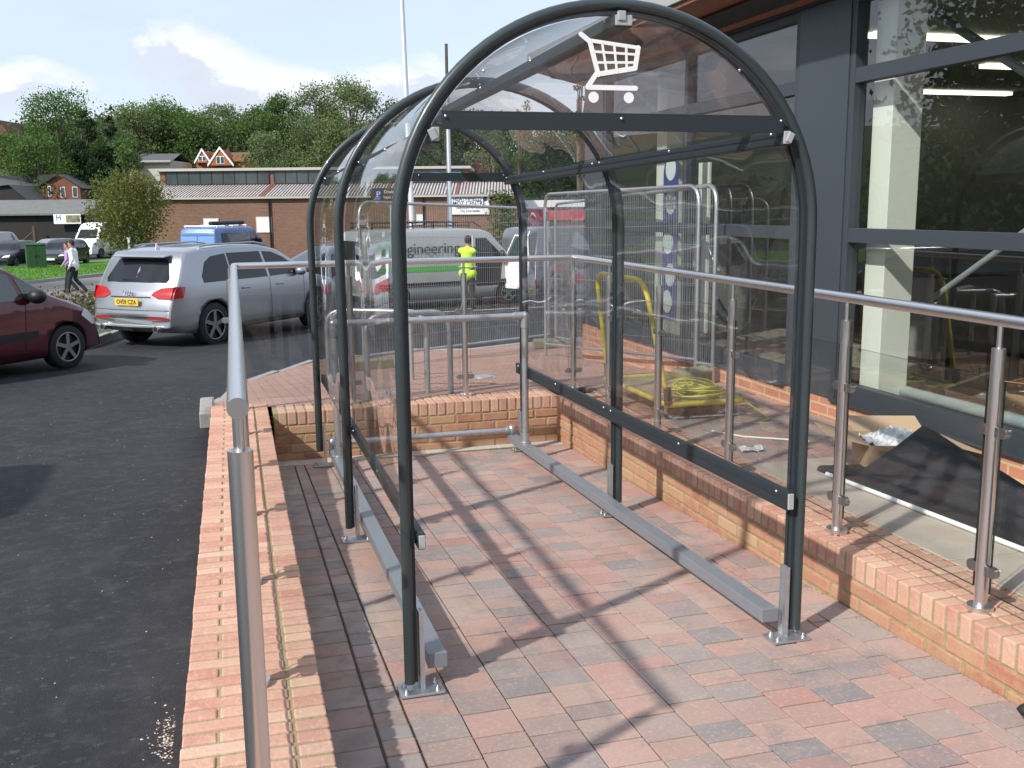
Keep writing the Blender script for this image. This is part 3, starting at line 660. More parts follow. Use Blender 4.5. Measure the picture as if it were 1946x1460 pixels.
# bumper bars at floor level
def bumper(s):
    y0,y1=3.60,7.72; fx=lambda y:CX+sx(y)+s*(SR-.113); fz=lambda y:-.012-.0324*(y-3.6)+.0
    a=Vector((fx(y0),y0,fz(y0))); b=Vector((fx(y1),y1,fz(y1))); d=b-a; q=d.to_track_quat('Y','Z').to_matrix()
    mb=MB(); mb.box((a+b)/2,(.075,d.length,.056),rot=q); o=mb.build('bumper_bar',M['bumper'],sh,bevel=.003)
    cc_=MB(); cc_.box(a-d.normalized()*.004,(.078,.010,.059),rot=q); cc_.build('end_cap',M['bumper'],o,bevel=.003)
bumper(-1); bumper(1)
# galvanised tube barrier at the far end of the bay, clamped to the bumper bars
yb=7.32; xa=CX+sx(yb)-(SR-.113); xb=CX+sx(yb)+(SR-.113); zb=-.012-.0324*(yb-3.6)+.028; zt=.885
br=empty('trolley_stop_barrier',(xa,yb,zb),0,'galvanised tube barrier with elbow fittings across the far end of the shelter','barrier'); br.location=(0,0,0)
for x in (xa,xb):
    m_=MB(); m_.tube([(x,yb,zb+.0),(x,yb,zt)],.024,16); m_.build('upright',M['galv'],br)
    m_=MB(); m_.tube([(x,yb,zb),(x,yb,zb+.012)],.045,20); m_.tube([(x,yb,zb+.012),(x,yb,zb+.085)],.030,16); m_.tube([(x,yb,zb+.075),(x,yb,zb+.085)],.033,16)
    m_.build('base_fitting',M['galv'],br)
    m_=MB(); m_.tube([(x,yb,zt-.09),(x,yb,zt-.0)],.031,16); m_.ell((x,yb,zt),(.033,.033,.033),16,10); m_.tube([(x,yb,zt),(x+(.09 if x==xa else -.09),yb,zt)],.031,16); m_.build('elbow_fitting',M['galv'],br)
m_=MB(); m_.tube([(xa,yb,zt),(xb,yb,zt)],.024,16); m_.build('top_rail',M['galv'],br)
m_=MB(); y2=7.70; zl=-.08
m_.tube([(xa+.0,y2,zl),(xb-.0,y2,zl)],.022,16)
lo=m_.build('low_rail',M['galv'],br)
m_=MB()
for x in (xa,xb): m_.tube([(x-.02,y2,zl+.0),(x+.05 if x==xa else x-.05,y2,zl)],.030,14); m_.ell((x,y2,zl),(.032,.032,.045),14,8); m_.tube([(x,y2,zl-.06),(x,y2,zl+.04)],.018,10)
m_.build('end_fitting',M['galv'],lo)
# ------------------------------------------------------------------ shop
XS=4.31; YE=11.65
shop=empty('shop_building',(XS,6,TOP),0,'new shop with dark grey framed glazing, timber soffit and low brick plinth','shop'); shop.location=(0,0,0)
m_=MB(); m_.bx(XS-.02,XS+.2,-3,YE,-1.2,.27)
m_.build('plinth_wall',M['brickP'],shop)
m_=MB(); m_.bx(XS,XS+.14,6.372,7.01,.27,3.16); m_.build('cladding_column',M['clad'],shop,bevel=.004)
m_=MB(); m_.bx(XS,XS+.14,11.06,YE,.27,3.16); m_.build('cladding_column',M['clad'],shop,bevel=.004)
def frame(y0,y1,zs,mull=[]):
    m_=MB(); d=(XS+.012,XS+.10)
    for y in [y0+.03,y1-.03]+mull: m_.bx(d[0]-.002,d[1],y-.03,y+.03,.272,3.12)
    m_.bx(d[0],d[1]-.004,y0+.06,y1-.06,.274,.415); m_.bx(d[0],d[1]-.004,y0+.06,y1-.06,3.06,3.118)
    for z in zs: m_.bx(d[0]+.001,d[1]-.006,y0+.06,y1-.06,z-.05,z+.05)
    fo=m_.build('window_frame',M['frame'],shop,bevel=.002)
    s_=MB(); s_.bx(XS-.05,XS+.011,y0,y1,.272,.288); s_.build('sill',M['frame'],fo,bevel=.002)
    ys=[y0]+mull+[y1]
    for a,b in zip(ys,ys[1:]):
        for za,zb in zip([.415]+[z+.05 for z in zs],[z-.05 for z in zs]+[3.06]):
            meshobj('pane',[(XS+.06,a+.03,za),(XS+.06,b-.03,za),(XS+.06,b-.03,zb),(XS+.06,a+.03,zb)],[(0,3,2,1)],M['sglass'],fo)
frame(-3,6.37,[1.477,2.57],[.5,3.45]); frame(7.012,11.058,[1.477,2.57],[8.95])
# roof with timber soffit: rises gently towards the eave
XE=3.72
rf=MB(); rf.add([(XS+.14,-3,3.125),(3.94,-3,3.195),(3.94,YE+.2,3.195),(XS+.14,YE+.2,3.125)],[(0,1,2,3)]); rf.build('soffit_shade',M['blackp'],shop)  # black sheet below the inner soffit: its shade put in as colour
rf=MB(); rf.add([(XS+.15,-3,3.10),(XE,-3,3.27),(XE,YE+.25,3.27),(XS+.15,YE+.25,3.10),(XS+.15,-3,3.13),(XE,-3,3.30),(XE,YE+.25,3.30),(XS+.15,YE+.25,3.13)],[(0,1,2,3),(4,7,6,5),(0,4,5,1),(1,5,6,2),(2,6,7,3),(3,7,4,0)])
rf.build('soffit',M['wood'],shop)
rf=MB(); rf.add([(14,-3,3.14),(XE-.03,-3,3.31),(XE-.03,YE+.3,3.31),(14,YE+.3,3.14),(14,-3,3.7),(XE-.03,-3,3.47),(XE-.03,YE+.3,3.47),(14,YE+.3,3.7)],[(0,1,2,3),(4,7,6,5),(0,4,5,1),(1,5,6,2),(2,6,7,3),(3,7,4,0)])
rf.build('roof',M['roofgrey'],shop)
rf=MB(); rf.bx(XS-.03,XS+.13,-3,YE,3.118,3.20); rf.build('head_trim',M['blackp'],shop)
m_=MB(); m_.bx(XS+.2,14,-3,YE,-.3,TOP-.0); m_.build('shop_floor',M['infloor'],shop)
m_=MB(); m_.bx(14,14.2,-3,YE,-1,3.15); m_.bx(XS+.2,14,-3.2,-3,-1,3.15); m_.build('rear_wall',M['inwall'],shop)
m_=MB(); m_.bx(XS+.15,14,YE-.15,YE,-1,3.1); m_.build('end_wall',M['inwall'],shop)
m_=MB(); m_.bx(XS+.2,14,-3,YE-.15,3.07,3.10); m_.build('ceiling',M['inwall'],shop)
m_=MB(); m_.bx(4.50,4.74,6.12,6.34,TOP,3.07); m_.build('inner_column',M['cream'],shop,bevel=.004)
m_=MB(); m_.bx(4.75,4.95,10.3,10.55,TOP,3.07); m_.build('inner_column',M['cream'],shop,bevel=.004)
m_=MB(); m_.bx(7.2,7.45,6.5,6.75,TOP,3.07); m_.build('inner_column',M['cream'],shop,bevel=.004)
for a,b,r_ in (((5.0,7.05,.52),(5.5,5.5,1.75),.022),((5.2,6.6,3.05),(5.6,4.9,1.9),.035),((4.95,10.2,1.2),(4.95,9.0,.45),.03)):
    m_=MB(); m_.tube([a,b],r_,10); m_.build('brace',M['tube'],shop)
m_=MB(); m_.tube([(4.72,7.0,.36),(4.72,3.4,.36)],.042,14); [m_.cyl((4.72,y,TOP),(4.72,y,.32),.012) for y in (6.7,5.2,3.8)]; m_.build('heating_pipe',M['teal'],shop)
for x,y in ((5.9,7.4),(9.1,12.0-1),(8.2,8.8),(11,8.2),(7.4,4.5),(10.5,10.6)):
    m_=MB(); m_.bx(x-.7,x+.7,y-.06,y-.02,3.02,3.06); m_.bx(x-.7,x+.7,y+.02,y+.06,3.02,3.06); m_.build('strip_light',M['strip'],shop)
# blue window sticker with white circles
m_=MB(); yc=9.33
P=[(yc-.17,.55),(yc+.17,.55),(yc+.17,2.0)]+[(yc+.17*math.cos(t),2.0+.17*math.sin(t)) for t in np.linspace(.3,2.8,9)]+[(yc-.17,2.0)]
m_.prism(P,.004,(XS+.045,0,0),(0,1,0),(0,0,1),(1,0,0)); stk=m_.build('window_sticker',M['sticker'],shop)
for z,o_ in ((1.72,-.01),(1.33,.04),(1.01,-.02),(.74,.04),(2.05,.0)):
    m_=MB(); m_.tube([(XS+.042,yc+o_,z),(XS+.044,yc+o_,z)],.115,28); m_.build('sticker_circle',M['stickerW'],stk)
text('PLAY',.07,M['ink'],stk,(XS+.040,yc-.01,1.76),(0,-1,0),(0,0,1),.001)
text('HERE',.07,M['ink'],stk,(XS+.040,yc-.01,1.68),(0,-1,0),(0,0,1),.001)
m_=MB(); m_.bx(4.6,4.62,8.99,9.22,.75,2.1); m_.bx(4.6,4.62,8.99,9.16,.45,.74); m_.build('pale_screen',M['cream'],shop)
# things standing inside the shop
def crate(loc,d,m,rz,label,cat='box',name='cardboard_box'):
    r=empty(name,loc,rz,label,cat); a,b,c=d; m_=MB()
    for s in(-1,1): m_.bx(s*a/2-.004,s*a/2+.004,-b/2,b/2,0,c); m_.bx(-a/2+.004,a/2-.004,s*b/2-.004,s*b/2+.004,0,c)
    m_.bx(-a/2,a/2,-b/2,b/2,0,.008); m_.build('box_body',m,r)
    for s in(-1,1):
        q=MB(); q.box((s*(a/2+.07),0,c+.03),(.17,b*.96,.005),rot=Matrix.Rotation(-s*R(28),3,'Y')); q.build('flap',m,r)
        q=MB(); q.box((0,s*(b/2+.06),c-.03),(a*.9,.15,.005),rot=Matrix.Rotation(-s*R(35),3,'X')); q.build('flap',m,r)
    return r
crate((6.1,6.3,TOP),(.5,.4,.16),M['card'],.4,'torn flattened cardboard box on the floor inside the shop window')
for i,(x,y,a,b,h,lb) in enumerate(((7.3,8.6,1.6,.8,.9,'dark low counter inside the shop, furthest along the window'),(7.6,5.2,1.2,.7,1.1,'tall dark cabinet standing deep inside the shop to the right'))):
    r=empty('counter',(x,y,TOP),.1,lb,'counter'); m_=MB(); m_.bx(-a/2,a/2,-b/2,b/2,.08,h-.04); m_.build('counter_body',M['inwall'],r); m_=MB(); m_.bx(-a/2-.03,a/2+.03,-b/2-.03,b/2+.03,h-.04,h); m_.build('counter_top',M['clere'],r)
# ------------------------------------------------------------------ temporary fence panels
def fence(A,B,h0,h1,label,feet=(),rp=.021):
    A,B=Vector(A),Vector(B); d=(B-A); L_=math.hypot(d.x,d.y); r=empty('mesh_fence',A,0,label,'fence','temporary mesh fences'); r.location=A
    ux=d/L_; P=lambda s,z:ux*s+Vector((0,0,z)); H=lambda s:h0+(h1-h0)*s/L_
    m_=MB(); m_.tube(arcs([P(0,0),P(0,h0),P(L_,h1),P(L_,0)],.20,8),rp,10); m_.tube([P(0,.16),P(L_,.16)],rp*.8,8); m_.build('fence_frame',M['galv'],r)
    m_=MB(); k=int(L_/.05)
    for i in range(1,k): m_.tube([P(L_*i/k,.16),P(L_*i/k,H(L_*i/k))],.0019,4,cap=False)
    for j in range(1,9): m_.tube([P(0,.16+(h0-.16)*j/9),P(L_,.16+(h1-.16)*j/9)],.0019,4,cap=False)
    m_.build('wire_mesh',M['galv'],r)
    for p,rz in feet:
        q=MB(); q.prism([(-.34,-.11),(.34,-.11),(.30,.0),(.34,.11),(-.34,.11),(-.30,0)],.13); o=q.build('fence_foot',M['greybox'],r,bevel=.02); o.location=Vector(p)-A; o.rotation_euler=(0,0,rz)
    return r
a=ongr(693,703,PZ); b=ongr(1043,655,PZ); b2=ongr(1056,661,PZ); c2=Vector((4.20,8.06,TOP))
fence(a,b,2.0,2.12,'mesh fence panel behind the far railing, in front of the grey van',((a,.2),))
fence(b2,c2,2.12,1.74,'mesh fence panel running to the shop wall, nearest the yellow trolley',((b2,-.2),(c2+Vector((-.02,.1,0)),.4)))
c3=Vector((4.215,8.42,TOP)); b3=Vector((4.12,12.6,PZ(4.12,12.6)))
fence(c3,b3,1.74,2.1,'second mesh fence panel close along the shop plinth, behind the nearer one')
# ------------------------------------------------------------------ cycle stands
def cycle(p,q,h,lb):
    P_,Q=Vector(p),Vector(q); r=MB(); z=min(P_.z,Q.z)-.02
    r.tube(arcs([(P_.x,P_.y,z),(P_.x,P_.y,P_.z+h),(Q.x,Q.y,P_.z+h),(Q.x,Q.y,z)],.17,8),.025,14); o=r.build('cycle_stand',M['galv']); tag(o,lb,'cycle stand','steel hoop cycle stands')
for (u0_,v0_),(u1_,v1_),h,lb in (((700,757),(857,745),.70,'galvanised hoop cycle stand nearest the bay'),((690,728),(815,746),.0,'') ,):
    if h:
        p=ongr(u1_,v1_,PZ); q=ongr(u0_,v0_,PZ); cycle(p,q,h,lb)
p=ongr(812,748,PZ); q=ongr(780,722,PZ); 
for (u1_,v1_,dx,dy,lb) in ((813,746,-.75,.5,'galvanised hoop cycle stand, middle of the three'),(783,722,-.8,.35,'galvanised hoop cycle stand furthest from the bay')):
    p=ongr(u1_,v1_,PZ); cycle(p,(p.x+dx,p.y+dy,p.z-.03),.70,lb)
m_=MB(); p=ongr(918,718,PZ); m_.tube([(0,0,0),(0,0,.01)],.13,24); m_.tube([(0,0,.01),(0,0,.016)],.10,24); o=m_.build('drain_cover',M['galv']); o.location=p; tag(o,'round steel drain cover in the red paving beyond the back rail','drain cover')
# ------------------------------------------------------------------ yellow trolley and cable
yt=empty('platform_trolley',(3.42,7.28,TOP),0,'worn yellow platform trolley with a tall hoop handle, parked on the terrace','trolley'); 
m_=MB(); 
for a_,b_ in (((-.30,-.62),(-.30,.62)),((.30,-.62),(.30,.62)),((-.30,-.62),(.30,-.62)),((-.30,.62),(.30,.62))):
    m_.tube([(*a_,.13),(*b_,.13)],.02,10)
m_.build('platform_frame',M['yellow'],yt); m_=MB(); m_.box((0,0,.125),(.585,1.22,.012)); m_.build('platform',M['greybox'],yt,bevel=.003)
for x in (-.24,.24):
    for y in (-.5,.5):
        m_=MB(); m_.tube([(x-.02,y,.055),(x+.02,y,.055)],.055,18); w_=m_.build('wheel',M['rubber'],yt); m_=MB(); m_.box((x,y,.10),(.05,.07,.03)); m_.box((x-.026,y,.075),(.004,.05,.07)); m_.box((x+.026,y,.075),(.004,.05,.07)); m_.build('castor_fork',M['galv'],w_)
m_=MB(); P=arcs([(-.28,.62,.13),(-.36,.70,1.02),(-.36,-.30,1.02),(-.30,-.62,.13)],.17,8); m_.tube(P,.020,14); m_.build('hoop_handle',M['yellow'],yt)
m_=MB(); m_.tube([(-.28,.62,.13),(-.285,.628,.26)],.03,12); m_.tube([(-.30,-.62,.13),(-.303,-.60,.26)],.03,12); m_.build('handle_socket',M['black'],yt)
m_=MB(); 
P=[]
for i in range(520):
    t=i/520*2*math.pi*13; rr=.15+.045*math.sin(i*.021)+.035*math.sin(i*.13+1); P.append((3.50+rr*.95*math.cos(t)+.03*math.sin(i*.05),7.02+rr*1.25*math.sin(t)+.04*math.sin(i*.033),TOP+.142+.028*(1+math.sin(i*.047))+.014*math.sin(i*.31)))
P+= [(3.78,7.05,TOP+.15),(3.86,6.9,TOP+.08),(3.92,6.72,TOP+.012),(3.86,6.5,TOP+.01),(3.72,6.42,TOP+.01)]
m_.tube(P,.0055,7); tag(m_.build('cable_coil',M['cable']),'loose coil of yellow cable lying on the yellow trolley','cable')
# ------------------------------------------------------------------ open box, black sheet and offcuts on the terrace
bxr=empty('open_cardboard_box',(3.90,5.08,TOP),R(-20),'open brown cardboard box with splayed flaps, half under the black sheet','box')
a_,b_,c_=.44,.38,.17; m_=MB()
for s in(-1,1): m_.bx(s*a_/2-.003,s*a_/2+.003,-b_/2,b_/2,0,c_); m_.bx(-a_/2+.003,a_/2-.003,s*b_/2-.003,s*b_/2+.003,0,c_)
m_.bx(-a_/2,a_/2,-b_/2,b_/2,.003,.010); m_.build('box_body',M['card'],bxr)
for (c,d,ax,an) in (((-a_/2-.12,0,c_+.03),(.25,b_*.98,.005),'Y',14),((a_/2+.11,0,c_-.02),(.25,b_*.98,.005),'Y',14),((0,b_/2+.1,c_+.03),(a_*.98,.21,.005),'X',16)):
    m_=MB(); m_.box(c,d,rot=Matrix.Rotation(R(an),3,ax)); m_.build('flap',M['cardin'],bxr)
V=[];Fc=[];n=18
for i in range(n):
    for j in range(n):
        x,y=(i/(n-1)-.5)*.40,(j/(n-1)-.5)*.34; z=.13+.08*math.exp(-((x)**2+(y)**2)/.03)+.05*noise.noise(Vector((x*18,y*18,3)))+.03*noise.noise(Vector((x*45,y*45,7))); V.append((x,y,z))
Fc=[(i*n+j,(i+1)*n+j,(i+1)*n+j+1,i*n+j+1) for i in range(n-1) for j in range(n-1)]
o=meshobj('plastic_wrap',V,Fc,M['plast']); o.location=(3.92,5.13,TOP); tag(o,'crumpled clear plastic packing bulging out of the open cardboard box','packing')
# black sheet: height field with a peak over the box
def hb(x,y):
    dx,dy=x-3.90,y-4.86
    q=(dx/.38 if dx>0 else -dx/.50)+(dy/.34 if dy>0 else -dy/1.55)
    return TOP+.016+.285*max(0,1-q)**1.08+.006*noise.noise(Vector((x*4,y*3,1)))+.004*noise.noise(Vector((x*9,y*2,4)))
V=[];n=40;k=24
q0,q1,q2,q3=Vector((3.375,4.95)),Vector((3.50,2.9)),Vector((4.16,2.9)),Vector((4.02,5.22))
for i in range(n):
    for j in range(k):
        s,t=i/(n-1),j/(k-1); p=(q0*(1-s)+q1*s)*(1-t)+(q3*(1-s)+q2*s)*t; p+=Vector((0,.22*(1-s)*(1-abs(2*t-.2)))) ; V.append((p.x,p.y,hb(p.x,p.y)))
Fc=[(i*k+j,(i+1)*k+j,(i+1)*k+j+1,i*k+j+1) for i in range(n-1) for j in range(k-1)]
o=meshobj('black_sheet',V,Fc,M['sheet'],smooth=True); so=o.modifiers.new('thick','SOLIDIFY'); so.thickness=.006; tag(o,'large black plastic sheet draped over the cardboard box on the terrace','sheet')
m_=MB(); m_.tube([(3.36,5.0,TOP+.017),(3.50,2.8,TOP+.017)],.013,10); tag(m_.build('metal_trim',M['white']),'long white metal trim lying along the front edge of the black sheet','trim')
m_=MB(); m_.box((4.02,3.75,TOP+.05),(.42,.9,.012),rot=Matrix.Rotation(R(6),3,'Y')@Matrix.Rotation(R(-8),3,'Z')); tag(m_.build('white_board',M['white'],bevel=.002),'white board lying on the black sheet by the shop plinth','board')
V=[];Fc=[];n=9
for i in range(n):
    for j in range(n):
        x,y=(i/(n-1)-.5)*.26,(j/(n-1)-.5)*.16; V.append((x,y,.012+max(0,.05*noise.noise(Vector((x*14,y*14,2)))+.015)))
Fc=[(i*n+j,(i+1)*n+j,(i+1)*n+j+1,i*n+j+1) for i in range(n-1) for j in range(n-1)]
o=meshobj('plastic_scrap',V,Fc,M['plast'],smooth=True); o.location=(3.26,5.70,TOP); o.scale=(.65,.65,.6); tag(o,'small scrap of crumpled clear plastic on the terrace beside the black sheet','scrap')
m_=MB(); m_.tube([(3.28,6.28,TOP+.008),(3.40,6.05,TOP+.008),(3.58,5.92,TOP+.008),(3.74,5.78,TOP+.01)],.007,8); tag(m_.build('cable_offcut',M['white']),'short white cable offcut curling on the terrace paving','cable')
m_=MB(); m_.box((3.72,6.42,TOP+.006),(.36,.02,.01),R(-20)); tag(m_.build('plastic_strip',M['cap'],bevel=.002),'thin pale plastic strip on the terrace near the yellow cable','strip')
# ------------------------------------------------------------------ vehicles
def ip(P,x): return float(np.interp(x,[a for a,b in P],[b for a,b in P]))
class Car:
    def __init__(s,name,label,cat,loc,head,paint,L,W,top,bot,belt,tum,wx,wr,bend=.10,fine=True,group=None,endt=.14,rimn=5):
        s.L,s.W,s.top,s.bot,s.belt,s.tum,s.bend,s.endt=L,W,top,bot,belt,tum,bend,endt
        s.H=max(b for a,b in top)
        s.root=empty(name,(loc[0],loc[1],loc[2]),R(90)-head,label,cat,group); s.paint=paint
        xs=set(np.linspace(0,L,26 if fine else 16)); 
        for a,b in top: xs.add(a)
        for (a,b),(c,d) in zip(top,top[1:]):
            if abs(d-b)>.12: xs|=set(np.linspace(a,c,5))
        xs=sorted(xs); NL=12; rings=[]
        for x in xs:
            T=ip(top,x); B=ip(bot,x); half=[(0,B)]
            for k in range(NL+1):
                z=B+(T-.055-B)*k/NL; half.append((s.hw(x,z)*(.94 if k==0 else 1),z))
            w_=s.hw(x,T-.055); half+=[(w_-.022,T-.022),(w_-.075,T-.002),(w_*.55,T+.006*1),(0,T+.010)]
            ring=[(x,y,z) for y,z in half]+[(x,-y,z) for y,z in half[-2:0:-1]]; rings.append(ring)
        n=len(rings[0]); V=[s.bv(p) for r_ in rings for p in r_]
        Fc=[(i*n+j,i*n+(j+1)%n,(i+1)*n+(j+1)%n,(i+1)*n+j) for i in range(len(xs)-1) for j in range(n)]
        Fc+=[tuple(range(n))[::-1],tuple((len(xs)-1)*n+j for j in range(n))]
        body=meshobj('body',V,Fc,paint,s.root); body.data.polygons.foreach_set('use_smooth',[True]*(len(Fc)-2)+[False]*2)
        body.data.materials.append(M['black'])
        # wheel arches
        cut=MB()
        for x in wx:
            for sd in (-1,1): cut.tube([(x-L/2,sd*(W/2-.30),wr),(x-L/2,sd*(W/2+.2),wr)],wr+.055,28,mi=0)
        co=cut.build('cut',M['black']); co.parent=s.root
        bm_=body.modifiers.new('b','BOOLEAN'); bm_.operation='DIFFERENCE'; bm_.object=co; bm_.solver='EXACT'
        bake(body); cd=co.data; bpy.data.objects.remove(co); bpy.data.meshes.remove(cd)
        s.body=body
        for x in wx:
            for sd in (1,-1):
                c=MB(); y0=sd*(W/2-.235); y1=sd*(W/2-.015); X=x-L/2; prof=[(y0,wr-.10),(y0,wr-.025),(y0+sd*.02,wr),(y1-sd*.02,wr),(y1,wr-.03),(y1-sd*.005,wr*.66)]
                V=[];K=30
                for (yy,rr) in prof:
                    for q in range(K): V.append((X+rr*math.cos(2*math.pi*q/K),yy,wr+rr*math.sin(2*math.pi*q/K)))
                c.add(V,[(a*K+q,a*K+(q+1)%K,(a+1)*K+(q+1)%K,(a+1)*K+q) for a in range(len(prof)-1) for q in range(K)]+[tuple(range(K))],True)
                we=c.build('tyre',M['rubber'],s.root)
                c=MB(); yr=y1-sd*.012; c.tube([(X,yr-sd*.05,wr),(X,yr-sd*.045,wr)],wr*.66,K,mi=1)
                c.tube([(X+wr*.66*math.cos(2*math.pi*q/K),yr,wr+wr*.66*math.sin(2*math.pi*q/K)) for q in range(K)],.013,6,closed=True)
                c.tube([(X,yr-sd*.03,wr),(X,yr+sd*.004,wr)],wr*.14,14)
                for q in range(rimn):
                    t=2*math.pi*q/rimn+.3; a=Vector((X+wr*.10*math.cos(t),yr-sd*.004,wr+wr*.10*math.sin(t))); b=Vector((X+wr*.64*math.cos(t),yr-sd*.002,wr+wr*.64*math.sin(t)))
                    mid=(a+b)/2; c.box(mid,((b-a).length,.02,wr*.17),rot=Matrix.Rotation(-t,3,'Y'))
                c.build('rim',M['rim'],we,mats=[M['rim'],M['black']])
    def hw(s,x,z):
        e=min(x,s.L-x); pl=1-s.endt*(max(0,1-e/.75))**2.2
        f=1-.035*abs((z-.62)/.6)**2 if z<s.belt else (1-.035*abs((s.belt-.62)/.6)**2)-s.tum*((z-s.belt)/(s.H-s.belt))**1.15
        return s.W/2*pl*f
    def bv(s,p):
        x,y,z=p; k=s.bend
        if x<1.3: x+=k*y*y*(1-x/1.3)
        if s.L-x<1.3: x-=k*y*y*(1-(s.L-x)/1.3)
        return (x-s.L/2,y,z)
    def xr(s,z):
        for (a,b),(c,d) in zip(s.top,s.top[1:]):
            if b<=z<=d and d>b: return a+(c-a)*(z-b)/(d-b)
        return 0
    def xf(s,z):
        for (a,b),(c,d) in reversed(list(zip(s.top,s.top[1:]))):
            if d<=z<=b and b>d: return a+(c-a)*(z-b)/(d-b)
        return s.L
    def patch(s,name,poly,m,where='side',off=.006,sides=(1,-1),parent=None,cuts=3,label=None,single=False):
        for sd in sides:
            b=bmesh.new(); vs=[b.verts.new((p[0],p[1],0)) for p in poly]; b.faces.new(vs)
            bmesh.ops.triangulate(b,faces=b.faces[:]); bmesh.ops.subdivide_edges(b,edges=b.edges[:],cuts=cuts,use_grid_fill=True)
            for v in b.verts:
                p,z=v.co.x,v.co.y
                if where=='side': q=(p,sd*(s.hw(p,z)+off),z)
                elif where=='rear': q=(s.xr(z)-off,p*sd,z+off*.3)
                elif where=='front': q=(s.xf(z)+off,p*sd,z+off*.3)
                elif where=='top': q=(p,z*sd,ip(s.top,p)+.012+off)
                v.co=s.bv(q)
            bmesh.ops.recalc_face_normals(b,faces=b.faces[:])
            me=bpy.data.meshes.new(name); b.to_mesh(me); b.free(); me.materials.append(m); me.polygons.foreach_set('use_smooth',[True]*len(me.polygons))
            o=bpy.data.objects.new(name,me); link(o,parent or s.root)
            if label: o['label']=label
        return o
    def part(s,name,mb,m,parent=None,bevel=0,mats=None):
        mb.V=[(v[0]-s.L/2,v[1],v[2]) for v in mb.V]; return mb.build(name,m,parent or s.root,bevel=bevel,mats=mats)
    def mirror(s,x,z,m,d=(.10,.20,.14)):
        for sd in (1,-1):
            y=s.hw(x,z)+.10; mb=MB(); mb.ell((x,sd*y,z+.02),(d[0],d[1]*.62,d[2]*.62),14,8); mb.cyl((x,sd*(y-.16),z-.04),(x,sd*y,z),.02,8); s.part('wing_mirror',mb,m)
# silver SUV, seen from the rear
hd=R(41); d=Vector((math.sin(hd),math.cos(hd))); pr_=Vector((math.cos(hd),-math.sin(hd)))
rr=Vector((-.12,18.50)); ctr=rr-pr_*.86+d*1.47
A=Car('silver_suv','large silver estate off-roader parked beyond the left railing, rear towards the bay','car',(ctr.x,ctr.y,G(ctr.y)-.03),hd,M['silver'],5.09,1.98,
 [(0,.60),(.03,.78),(.09,.98),(.20,1.14),(.30,1.30),(.46,1.56),(.56,1.665),(.9,1.71),(1.8,1.74),(2.6,1.715),(3.05,1.62),(3.45,1.40),(3.85,1.13),(4.1,1.09),(4.7,.98),(5.0,.82),(5.09,.55)],
 [(0,.42),(.3,.30),(.8,.26),(4.4,.26),(4.9,.28),(5.09,.36)],1.10,.20,(1.05,4.05),.385,bend=.12)
A.patch('rear_window',[(-.66,1.16),(.66,1.16),(.70,1.22),(.56,1.52),(.50,1.545),(-.50,1.545),(-.56,1.52),(-.70,1.22)],M['cglass'],'rear',sides=(1,))
A.patch('side_window',[(.80,1.13),(.78,1.24),(.95,1.47),(1.15,1.565),(1.55,1.60),(1.55,1.13)],M['cglass'],cuts=4)
A.patch('side_window',[(1.60,1.13),(1.60,1.605),(2.50,1.60),(2.56,1.13)],M['cglass'],cuts=4)
A.patch('side_window',[(2.64,1.13),(2.58,1.595),(2.85,1.57),(3.15,1.46),(3.66,1.15)],M['cglass'],cuts=4)
A.patch('windscreen',[(-.66,1.17),(.66,1.17),(.56,1.58),(-.56,1.58)],M['cglass'],'front',sides=(1,))
for sd in (1,-1):
    o=A.patch('tail_light',[(.46,.96),(.60,.90),(.90,.885),(.90,1.10),(.62,1.07),(.5,1.01)],M['red'],'rear',sides=(sd,),off=.012)
    A.patch('light_wing',[(.03,.90),(.26,.905),(.33,1.09),(.10,1.10)],M['red'],'side',sides=(sd,),off=.008,parent=o)
A.patch('rear_reflector',[(.42,.545),(.84,.545),(.84,.575),(.42,.585)],M['red'],'rear',sides=(1,-1),off=.014)
mb=MB(); mb.box((-.004,0,.845),(.012,.52,.115)); pl=A.part('number_plate',mb,M['plateY'])
text('OV59 CZA',.105,M['ink'],pl,(-2.545-.014,0,.843),(0,-1,0),(0,0,1),.001,bold=.002,sx=.88)
mb=MB(); 
for k in range(4): 
    y=(k-1.5)*.052; mb.tube([(.045,y+.032*math.cos(t),1.0+.032*math.sin(t)) for t in np.linspace(0,6.28,20,endpoint=False)],.0055,6,closed=True)
A.part('badge',mb,M['steeld'])
mb=MB(); 
for y0 in (-.9,.9): mb.box((.16,0,.43),(.18,1.40,.055)); break
A.part('rear_skid_plate',mb,M['steeld'],bevel=.02)
for y in (-.60,.60):
    mb=MB(); mb.tube([(-.01,y,.40),(.16,y,.40)],.055,18); mb.tube([(-.012,y,.40),(-.009,y,.40)],.042,18,mi=1); A.part('exhaust',mb,M['steel'],mats=[M['steel'],M['black']])
mb=MB(); mb.box((.41,0,1.60),(.20,1.18,.022),rot=Matrix.Rotation(R(-8),3,'Y')); A.part('roof_spoiler',mb,M['silver'],bevel=.01)
mb=MB(); mb.prism([(0,0),(.12,0),(.02,.10)],.01,(.75,-.005,1.70),(1,0,0),(0,0,1),(0,1,0)); A.part('aerial_fin',mb,M['white'])
mb=MB(); mb.box((.235,.05,1.19),(.02,.46,.02),rot=Matrix.Rotation(R(4),3,'X')); A.part('rear_wiper',mb,M['black'])
for sd in (1,-1):
    for x in (1.9,2.9):
        mb=MB(); mb.box((x,sd*(A.hw(x,.95)+.015),.97),(.20,.02,.03)); A.part('door_handle',mb,M['silver'],bevel=.008)
